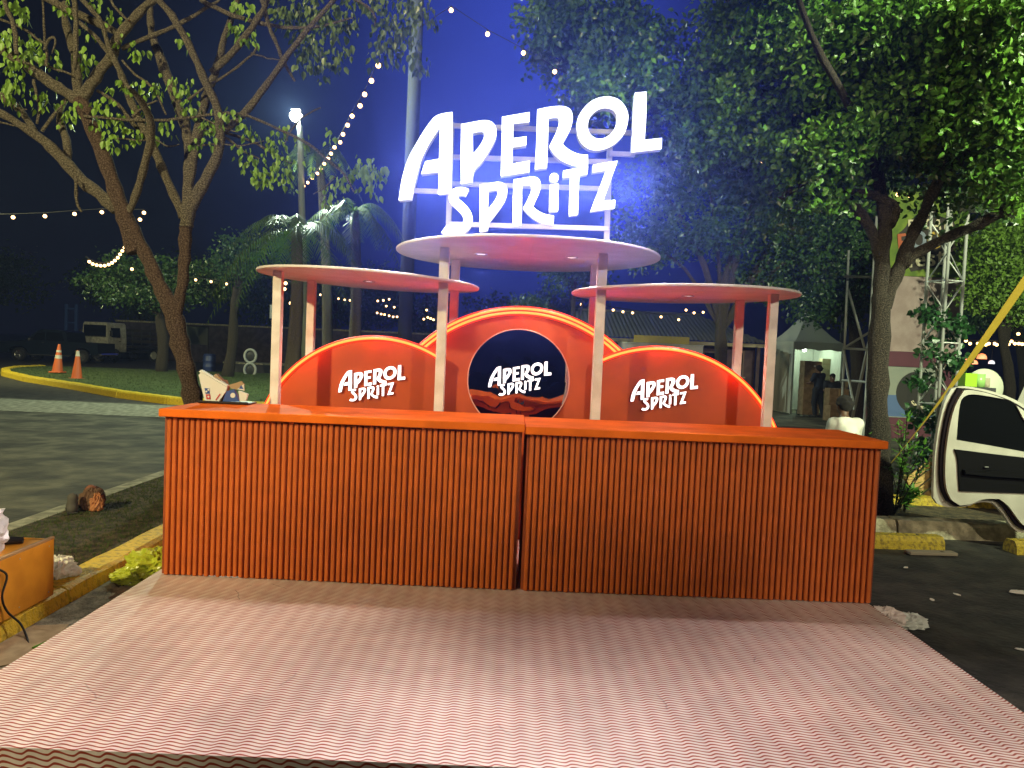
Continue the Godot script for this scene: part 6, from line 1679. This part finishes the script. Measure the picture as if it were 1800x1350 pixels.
	put("sheet", MB.new().prism(pairs([-0.03, -0.10, 0.03, -0.13, 0.05, 0.06, 0.0, 0.12]), 0.0, 0.002, Transform3D(Basis(Vector3.RIGHT, Vector3.BACK, Vector3.UP), Vector3.ZERO)).done(), plain("paper_green", 0.16, 0.45, 0.03, 0.6), t)
	put("curl", MB.new(true).tube([V(-0.02, 0.008, 0.1), V(0.03, 0.01, -0.1)], [0.008, 0.006], 8).done(), M.paper_green, t)
	# litter on the kerb
	var paper := plain("paper_white", 0.66, 0.65, 0.58, 0.8)
	var q := V(-2.917,0.148,-4.85)
	t = thing("crumpled_paper", "crumpled white paper lying on the kerb behind the amber box", "paper", V(-2.93, 0.105, -4.86))
	put("wad", crumpled(V(0.075, 0.065, 0.08), 21, 0.45, 44), paper, t, V(0, 0.045, 0))
	put("corner", crumpled(V(0.04, 0.03, 0.05), 22, 0.4, 14), paper, t, V(0.075, 0.02, -0.04))
	t = thing("plastic_bag", "lime plastic bag crumpled in the gutter against the counter's corner", "bag", V(-2.42, 0.008, -5.16))
	var lime := plain("lime_film", 0.36, 0.40, 0.03, 0.35)
	put("bag_body", crumpled(V(0.16, 0.11, 0.13), 31, 0.42, 64), lime, t, V(0, 0.08, 0))
	put("bag_tail", crumpled(V(0.10, 0.05, 0.08), 32, 0.42, 44), lime, t, V(-0.14, 0.035, 0.06))
	t = thing("stone", "pinkish stone lying in the gutter beside the lime bag", "stone", V(-2.62, 0.008, -5.35))
	put("stone_body", crumpled(V(0.05, 0.035, 0.045), 35, 0.15, 16), plain("stone_pink", 0.28, 0.16, 0.11, 0.9), t, V(0, 0.025, 0))
	# brown heap on the strip
	var z := 7.1
	t = thing("work_bag", "brown and orange work bag slumped on the strip by the road", "bag", V(-3.91, 0.045, -7.0))
	put("bag_body", crumpled(V(0.10, 0.11, 0.10), 41, 0.22, 44), plain("canvas_brown", 0.09, 0.045, 0.022, 0.9), t, V(0, 0.092, 0))
	put("orange_flap", crumpled(V(0.05, 0.08, 0.05), 42, 0.4, 40), plain("canvas_orange", 0.34, 0.13, 0.045, 0.7), t, V(0.07, 0.068, 0.05))
	put("round_top", ball(0.05, 14), plain("canvas_rust", 0.17, 0.06, 0.03, 0.8), t, V(-0.01, 0.19, 0.0))
	t = thing("work_boot", "dark boot lying beside the brown work bag", "boot", V(-4.03, 0.05, -6.88), 0.6)
	put("boot_body", flesh([[V(0, 0.05, 0.1), 0.04, V(0, 0.04, -0.08), 0.045], [V(0, 0.05, 0.09), 0.045, V(0, 0.15, 0.10), 0.045]], 0.012, 0.02), plain("leather_grey", 0.06, 0.055, 0.045, 0.8), t)
	put("sole", box_mesh(V(0.09, 0.018, 0.28), 0.008), M.black_rubber, t, V(0, 0.009, 0.0))
	t = thing("twig", "dry dark leaf scrap lying in the gutter near the stone", "leaf", V(-2.645,0.014,-5.044))
	put("blade", leaf_mesh(0.14, 0.05, 0.02), M.soil, t, Vector3.ZERO, V(0, 0.9, 0))
	# pizza boxes on the counter
	var ctop := 0.15 + 1.105
	var zc := 5.36
	var white := plain("box_white", 0.58, 0.57, 0.54, 0.6)
	var brown := plain("box_brown", 0.30, 0.20, 0.11, 0.8)
	var blue := plain("box_blue", 0.022, 0.06, 0.24, 0.5)
	var red := plain("box_red", 0.42, 0.02, 0.025, 0.5)
	var c := V(V(-2.149,1.273,-5.36).x, ctop, -5.36)
	t = thing("pizza_box", "white pizza box with a blue and red emblem, standing half open at the counter's end", "pizza box", c, 0.0, "pizza boxes on the counter")
	put("lid", MB.new().prism(outline([-2.24,1.455,-5.36,-2.22,1.477,-5.36,-2.032,1.373,-5.36,-2.04,1.344,-5.36,-2.091,1.267,-5.36,-2.19,1.263,-5.36], c), -0.012, 0.0).done(), white, t)
	put("rim", MB.new().prism(outline([-2.245,1.479,-5.4,-2.229,1.492,-5.4,-2.035,1.388,-5.4,-2.047,1.358,-5.4], c), -0.05, -0.014).done(), white, t)
	put("tray", MB.new().prism(outline([-2.169,1.44,-5.42,-2.137,1.466,-5.42,-2.051,1.382,-5.42,-2.069,1.423,-5.42,-2.047,1.374,-5.42,-2.065,1.264,-5.42,-2.165,1.26,-5.42], c), -0.10, -0.054).done(), brown, t)
	put("emblem_blue", MB.new().prism(outline([-2.193,1.362,-5.355,-2.16,1.36,-5.355,-2.155,1.323,-5.355,-2.185,1.322,-5.355], c), 0.001, 0.004).done(), blue, t)
	put("emblem_red", MB.new().prism(outline([-2.183,1.317,-5.355,-2.152,1.319,-5.355,-2.147,1.282,-5.355,-2.176,1.281,-5.355], c), 0.001, 0.004).done(), red, t)
	for e in [V(-2.178,1.337,-5.35), V(-2.163,1.35,-5.35), V(-2.162,1.3,-5.35)]:
		put("emblem_dot", MB.new().prism(circle2(Vector2(e.x - c.x, e.y - c.y), 0.007, 0.007, 14), 0.005, 0.007).done(), white, t)
	put("stripe", MB.new().prism(outline([-2.114,1.279,-5.355,-2.083,1.326,-5.355,-2.076,1.322,-5.355,-2.106,1.275,-5.355], c), 0.001, 0.003).done(), red, t)
	c = V(V(-1.976,1.272,-5.36).x, ctop, -5.34)
	t = thing("pizza_box", "crushed blue and white pizza box next to the standing white one", "pizza box", c, 0.0, "pizza boxes on the counter")
	put("side", MB.new().prism(outline([-2.055,1.27,-5.34,-2.028,1.346,-5.34,-1.975,1.364,-5.34,-1.932,1.276,-5.34], c), -0.03, 0.0).done(), blue, t)
	put("side", MB.new().prism(outline([-1.932,1.276,-5.33,-1.943,1.354,-5.33,-1.876,1.332,-5.33,-1.891,1.278,-5.33], c), -0.03, -0.004).done(), white, t)
	put("flap", MB.new().prism(outline([-2.032,1.389,-5.38,-1.938,1.422,-5.38,-1.917,1.398,-5.38,-1.961,1.359,-5.38,-2.011,1.365,-5.38], c), -0.06, -0.045).done(), brown, t)
	put("flap", MB.new().prism(outline([-1.962,1.363,-5.37,-1.917,1.402,-5.37,-1.912,1.353,-5.37], c), -0.043, -0.034).done(), white, t)
	put("emblem_dot", MB.new().prism(circle2(Vector2(V(-1.98,1.319,-5.335).x - c.x, V(-1.98,1.319,-5.335).y - c.y), 0.018, 0.018, 18), 0.001, 0.004).done(), white, t)
	put("triangle", MB.new().prism(outline([-1.95,1.368,-5.36,-1.934,1.394,-5.36,-1.917,1.366,-5.36], c), -0.033, -0.030).done(), blue, t)
	t = thing("tray", "thin black tray under the pizza boxes", "tray", V(V(-2.038,1.27,-5.36).x, ctop + 0.001, -5.40))
	put("tray_base", box_mesh(V(0.36, 0.010, 0.20), 0.004), M.black_plastic, t, V(0, 0.006, 0))
	put("tray_rim", box_mesh(V(0.37, 0.014, 0.008), 0.003), M.black_plastic, t, V(0, 0.013, 0.10))

func bush(label: String, at: Vector3, h: float, stems: int) -> void:
	var t := thing("bush", label, "bush", at, 0.0, "sprigs growing in the planting bed")
	var leaves := []
	for k in stems:
		var a := rng.randf() * TAU
		var tip := V(cos(a) * h * rng.randf_range(0.15, 0.55), h * rng.randf_range(0.6, 1.0), sin(a) * h * 0.4)
		var mid := tip * 0.5 + V(0, h * 0.12, 0)
		put("stem", MB.new(true).tube([V(0, 0, 0), mid, tip], [0.008, 0.006, 0.003], 5).done(), M.bark_dark, t)
		for i in 22:
			var f := rng.randf_range(0.2, 1.0)
			var p := V(0, 0, 0).lerp(mid, f * 2) if f < 0.5 else mid.lerp(tip, f * 2 - 1)
			var d := V(rng.randfn(), rng.randf_range(-0.3, 0.6), rng.randfn()).normalized()
			var side := d.cross(Vector3.UP).normalized()
			var s := 0.10 * rng.randf_range(0.6, 1.2)
			leaves.append(Transform3D(Basis(side * s, d.cross(side) * s, d * s), p))
	scatter("leaves", leaf_mesh(1.0, 0.36, 0.2), M.leaf_green, leaves, t).set_meta("kind", "stuff")

func right_foreground() -> void:
	bush("leafy sprig bush beside the counter's end, in front of the pavement", V(V(4.471,0.341,-8.35).x, 0.06, -8.35), 0.85, 9)
	bush("low sprig at the foot of the leafy sprig bush", V(V(4.659,0.187,-8.5).x, 0.06, -8.5), 0.35, 8)
	bush("taller thin sprig in front of the purple frame beside the trunk", V(V(4.719,0.693,-8.7).x, 0.06, -8.7), 1.35, 7)
	bush("small sprig standing up behind the counter near the seated person", V(V(3.746,1,-8).x, 0.06, -8.0), 1.0, 4)
	# strap
	var s0 := V(5.255,2.885,-7.4)
	var s1 := V(4.654,0.951,-8.5)
	var s2 := s1 + (s1 - s0) * ((s1.y - 0.08) / (s0.y - s1.y))
	var t := thing("strap", "yellow webbing strap slanting down from the picture's edge past the truss", "strap", V(s2.x, 0.06, s2.z))
	var mb := MB.new()
	var dir := (s0 - s2).normalized()
	var side := dir.cross(V(0.3, 0.2, 1)).normalized()
	for i in 14:
		var f0 := i / 14.0
		var f1 := (i + 1) / 14.0
		var p := s2.lerp(s0, f0) - t.position + V(0, -0.10 * sin(PI * f0), 0)
		var q := s2.lerp(s0, f1) - t.position + V(0, -0.10 * sin(PI * f1), 0)
		var w0 := side.rotated(dir, 0.6 * sin(f0 * 5.0)) * 0.038
		var w1 := side.rotated(dir, 0.6 * sin(f1 * 5.0)) * 0.038
		mb.quad(p - w0, p + w0, q + w1, q - w1)
		mb.quad(p - w0 + V(0, 0, 0.003), p + w0 + V(0, 0, 0.003), q + w1 + V(0, 0, 0.003), q - w1 + V(0, 0, 0.003))
	put("webbing", mb.done(), plain("webbing_yellow", 0.34, 0.23, 0.015, 0.7), t)
	put("peg", rod(V(0, -0.05, 0), V(0.02, 0.14, 0), 0.015), M.dark_metal, t)
	# display stand with the lime box and white disc
	var b := V(6.629,1.596,-10.5)
	t = thing("display_stand", "dark display stand topped by a lime green box behind the open car door", "display stand", V(b.x, 0, b.z))
	var by: float = V(6.636,1.498,-10.5).y
	put("plinth", box_mesh(V(0.42, by, 0.36), 0.006), M.dark_metal, t, V(0, by / 2, 0))
	var lime := plain("lime_paint", 0.28, 0.52, 0.01, 0.5)
	put("lime_box", box_mesh(V(0.17, 0.19, 0.17), 0.004), lime, t, V(-0.09, by + 0.097, 0))
	put("lime_drum", MB.new(true).lathe([Vector2(0.001, 0), Vector2(0.075, 0), Vector2(0.075, 0.185), Vector2(0.001, 0.185)], 24).done(), plain("lime_pale", 0.30, 0.56, 0.16, 0.25), t, V(0.075, by + 0.002, -0.0))
	put("grey_block", box_mesh(V(0.07, 0.13, 0.07), 0.004), M.old_concrete, t, V(0.185, by + 0.067, -0.01))
	var d := V(7.227,1.472,-11.2)
	t = thing("round_sign", "round blank white sign on a stand behind the lime green box", "sign", V(d.x, 0, d.z))
	put("disc", MB.new(true).lathe([Vector2(0.001, -0.02), Vector2(0.29, -0.02), Vector2(0.295, 0), Vector2(0.29, 0.02), Vector2(0.001, 0.02)], 48, V(0, d.y, 0), Basis(Vector3.RIGHT, PI / 2)).done(), plain("panel_cream", 0.58, 0.60, 0.47, 0.6), t)
	put("post", rod(V(0, 0, -0.05), V(0, d.y, -0.04), 0.02), M.galvanised, t)
	put("foot", box_mesh(V(0.4, 0.02, 0.4), 0.004), M.dark_metal, t, V(0, 0.015, -0.05))
	car_door()
	# wheel stops
	for i in 2:
		var q: Vector3 = [V(3.60, 0, 0), V(5.50, 0, 0)][i]
		t = thing("wheel_stop", ["chipped yellow wheel stop beside the counter's end", "chipped yellow wheel stop under the open car door"][i], "wheel stop", V(q.x, 0.002, -7.02), 0.03, "yellow wheel stops in the lot")
		var prof := PackedVector2Array([Vector2(-0.10, 0), Vector2(0.10, 0), Vector2(0.09, 0.08), Vector2(0.055, 0.125), Vector2(-0.055, 0.125), Vector2(-0.09, 0.08)])
		var body := MB.new()
		body.prism(prof, -0.62, 0.62, Transform3D(Basis(Vector3.UP, PI / 2), Vector3.ZERO))
		put("block", body.done(), M.yellow_old, t)
		for x in [-0.4, 0.4]:
			put("anchor_bolt", MB.new(true).lathe([Vector2(0.001, 0.128), Vector2(0.014, 0.128), Vector2(0.016, 0.122)], 10, V(x, 0, 0)).done(), M.dark_metal, t)
	t = thing("plank", "grey wooden plank lying on the asphalt before the yellow wheel stop", "plank", V(V(3.996,0,-6.812).x, 0.004, -6.78), 0.06)
	put("board", box_mesh(V(0.46, 0.03, 0.10), 0.005), plain("wood_grey", 0.22, 0.18, 0.13, 0.9), t, V(0, 0.017, 0))
	put("knot", box_mesh(V(0.03, 0.002, 0.03), 0.0005), M.soil, t, V(0.1, 0.0335, 0.01))
	# crate leaning behind the door
	t = thing("wooden_pallet", "small yellowish wooden pallet leaning behind the open car door", "pallet", V(V(5.612,0.265,-9.4).x, 0.01, -9.4), 0.2)
	var wood := worn("wood_yellow", [0.26, 0.16, 0.05], [0.42, 0.27, 0.09], 1.5, 0.8, 0.0, 131)
	var lean := Basis(Vector3.BACK, 0.62)
	for k in 4:
		put("board", MB.new().box(lean * V(0.02, 0.20 + k * 0.11, 0), V(0.55, 0.085, 0.02), 0.003, lean).done(), wood, t)
	for x in [-0.22, 0.24]:
		put("batten", MB.new().box(lean * V(x, 0.34, -0.035), V(0.06, 0.5, 0.045), 0.003, lean).done(), wood, t)
	# litter
	t = thing("crumpled_paper", "crumpled pinkish white wrapping on the asphalt at the counter's corner", "paper", V(2.62, 0.006, -4.86))
	put("wad", crumpled(V(0.10, 0.055, 0.07), 61, 0.5, 44), plain("wrap_pink", 0.60, 0.50, 0.48, 0.7), t, V(-0.02, 0.042, 0))
	put("tail", crumpled(V(0.09, 0.04, 0.06), 62, 0.5, 40), plain("wrap_grey", 0.52, 0.53, 0.50, 0.7), t, V(0.12, 0.03, 0.01))
	var lit := [[V(4.057,0,-5.687), "small white paper scrap alone at the picture's edge"], [V(3.487,0,-6.272), "tiny white scrap near the plank on the asphalt"], [V(3.222,0,-5.415), "tiny pale scrap beside the pinkish wrapping"], [V(3.5,0,-5.565), "thin pale straw wrapper on the dark asphalt"], [V(3.247,0,-4.499), "tiny pale scrap at the lower edge of the lot"]]
	for i in lit.size():
		t = thing("paper_scrap", lit[i][1], "litter", lit[i][0] + V(0, 0.008, 0), i * 0.7, "paper scraps on the asphalt")
		var k := 1.0 if i == 0 else 0.4
		put("scrap", crumpled(V(0.06, 0.012, 0.03) * k, 70 + i, 0.4, 12), M.paper_white, t, V(0, 0.006, 0))

func car_door() -> void:
	var c := V(V(4.622,0.93,-7).x, V(4.622,0.93,-7).y, -7.0)
	var t := thing("pickup_truck", "white pickup truck with its dark windowed rear door open", "pickup truck", c)
	var white := worn("car_white", [0.40, 0.385, 0.33], [0.47, 0.455, 0.395], 0.5, 0.3, 0.0, 141)
	var trim := plain("trim_black", 0.006, 0.006, 0.0065, 0.6)
	var seal := plain("seal_black", 0.014, 0.010, 0.012, 0.6)
	trim.metallic_specular = 0.15
	seal.metallic_specular = 0.1
	var shell := rounded(outline([4.247,1.545,-7,4.19,1.428,-7,4.151,1.204,-7,4.132,0.931,-7,4.137,0.702,-7,4.146,0.488,-7,4.188,0.43,-7,4.294,0.396,-7,4.484,0.415,-7,4.553,0.451,-7,4.628,0.47,-7,4.722,0.458,-7,4.792,0.4,-7,4.857,0.326,-7,4.919,0.235,-7,4.988,0.188,-7,5.225,0.165,-7,5.389,0.172,-7,5.383,0.962,-7,5.196,1.27,-7,4.996,1.403,-7,4.799,1.498,-7,4.577,1.553,-7,4.358,1.582,-7], c), 26.0)
	put("door", MB.new().prism(shell, -0.10, -0.06).done(), white, t)
	var hinge := Transform3D.IDENTITY
	# black seal channel, then the inner frame inside it
	var inner := rounded(outline([4.295,1.558,-7,4.223,1.414,-7,4.184,1.206,-7,4.164,0.932,-7,4.175,0.703,-7,4.201,0.562,-7,4.262,0.466,-7,4.342,0.42,-7,4.482,0.442,-7,4.551,0.483,-7,4.626,0.503,-7,4.73,0.496,-7,4.811,0.434,-7,4.884,0.338,-7,4.944,0.258,-7,5.013,0.222,-7,5.375,0.216,-7,5.351,0.961,-7,5.172,1.237,-7,4.971,1.37,-7,4.79,1.465,-7,4.579,1.526,-7,4.387,1.556,-7], c), 26.0)
	put("door_seal", MB.new().prism(inner, -0.058, -0.022).done(), seal, t)
	var frame := rounded(outline([4.329,1.537,-7,4.256,1.415,-7,4.213,1.207,-7,4.192,0.933,-7,4.202,0.704,-7,4.228,0.569,-7,4.283,0.483,-7,4.363,0.437,-7,4.476,0.453,-7,4.544,0.494,-7,4.625,0.514,-7,4.74,0.513,-7,4.832,0.451,-7,4.91,0.35,-7,4.97,0.281,-7,5.033,0.245,-7,5.351,0.248,-7,5.319,0.949,-7,5.147,1.203,-7,4.952,1.342,-7,4.781,1.448,-7,4.58,1.516,-7,4.393,1.546,-7], c), 26.0)
	var hole := rounded(outline([4.315,1.504,-7,4.288,1.427,-7,4.282,1.27,-7,4.286,1.063,-7,4.616,1.022,-7,4.946,0.976,-7,5.193,0.954,-7,5.124,1.142,-7,4.923,1.281,-7,4.837,1.418,-7,4.774,1.47,-7,4.581,1.499,-7,4.39,1.518,-7], c), 60.0)
	var win := rounded(outline([4.322,1.478,-7,4.294,1.417,-7,4.288,1.27,-7,4.286,1.063,-7,4.616,1.022,-7,4.946,0.976,-7,5.166,0.953,-7,5.086,1.141,-7,4.925,1.259,-7,4.843,1.408,-7,4.791,1.46,-7,4.582,1.489,-7,4.401,1.508,-7], c), 60.0)
	for piece in with_hole(frame, win):
		put("inner_frame", MB.new().prism(piece, -0.02, 0.012).done(), white, t)
	put("window", MB.new().prism(win, -0.018, -0.006).done(), M.dark_glass, t)
	var panel := rounded(outline([4.265,0.975,-7,4.303,0.895,-7,4.321,0.726,-7,4.342,0.579,-7,4.675,0.582,-7,4.975,0.584,-7,5.248,0.595,-7,5.225,0.89,-7,4.95,0.922,-7,4.621,0.946,-7], c), 60.0)
	put("trim_panel", MB.new().prism(panel, 0.013, 0.032).done(), trim, t)
	put("armrest", MB.new().prism(rounded(outline([4.349,0.787,-7,4.552,0.774,-7,4.621,0.799,-7,4.961,0.78,-7,5.18,0.768,-7,5.183,0.724,-7,4.636,0.734,-7,4.362,0.749,-7], c), 60.0), 0.033, 0.07).done(), trim, t)
	put("door_handle", MB.new().box(V(4.565,0.821,-6.95) - c, V(0.04, 0.012, 0.02), 0.004).done(), M.steel, t)
	put("latch", MB.new().box(V(4.227,0.809,-7) - c + V(0, 0, -0.012), V(0.055, 0.010, 0.02), 0.003).done(), trim, t)
	for e in [V(4.226,0.837,-7), V(4.23,0.771,-7), V(4.219,0.458,-7)]:
		put("screw", ball(0.006, 8), trim, t, e - c + V(0, 0, -0.018))
	# cab and bed beyond the frame
	var body := pairs([0.0, 0.35, 0.0, 0.95, 0.45, 1.0, 1.1, 1.02, 1.5, 1.58, 2.8, 1.62, 3.1, 1.02, 4.3, 0.98, 4.4, 0.4, 3.9, 0.36, 3.7, 0.66, 3.2, 0.66, 3.0, 0.36, 1.2, 0.36, 1.0, 0.66, 0.55, 0.66, 0.38, 0.36])
	var bt := Transform3D(Basis(Vector3.UP, 0.5), V(1.25, -c.y, -1.2))
	put("body", MB.new().prism(body, -0.85, 0.85, bt).done(), white, t)
	for x in [0.78, 3.45]:
		for z in [0.72, -0.72]:
			wheel(t, bt * V(x, 0.36, z), 0.36, 0.22, M.steel)
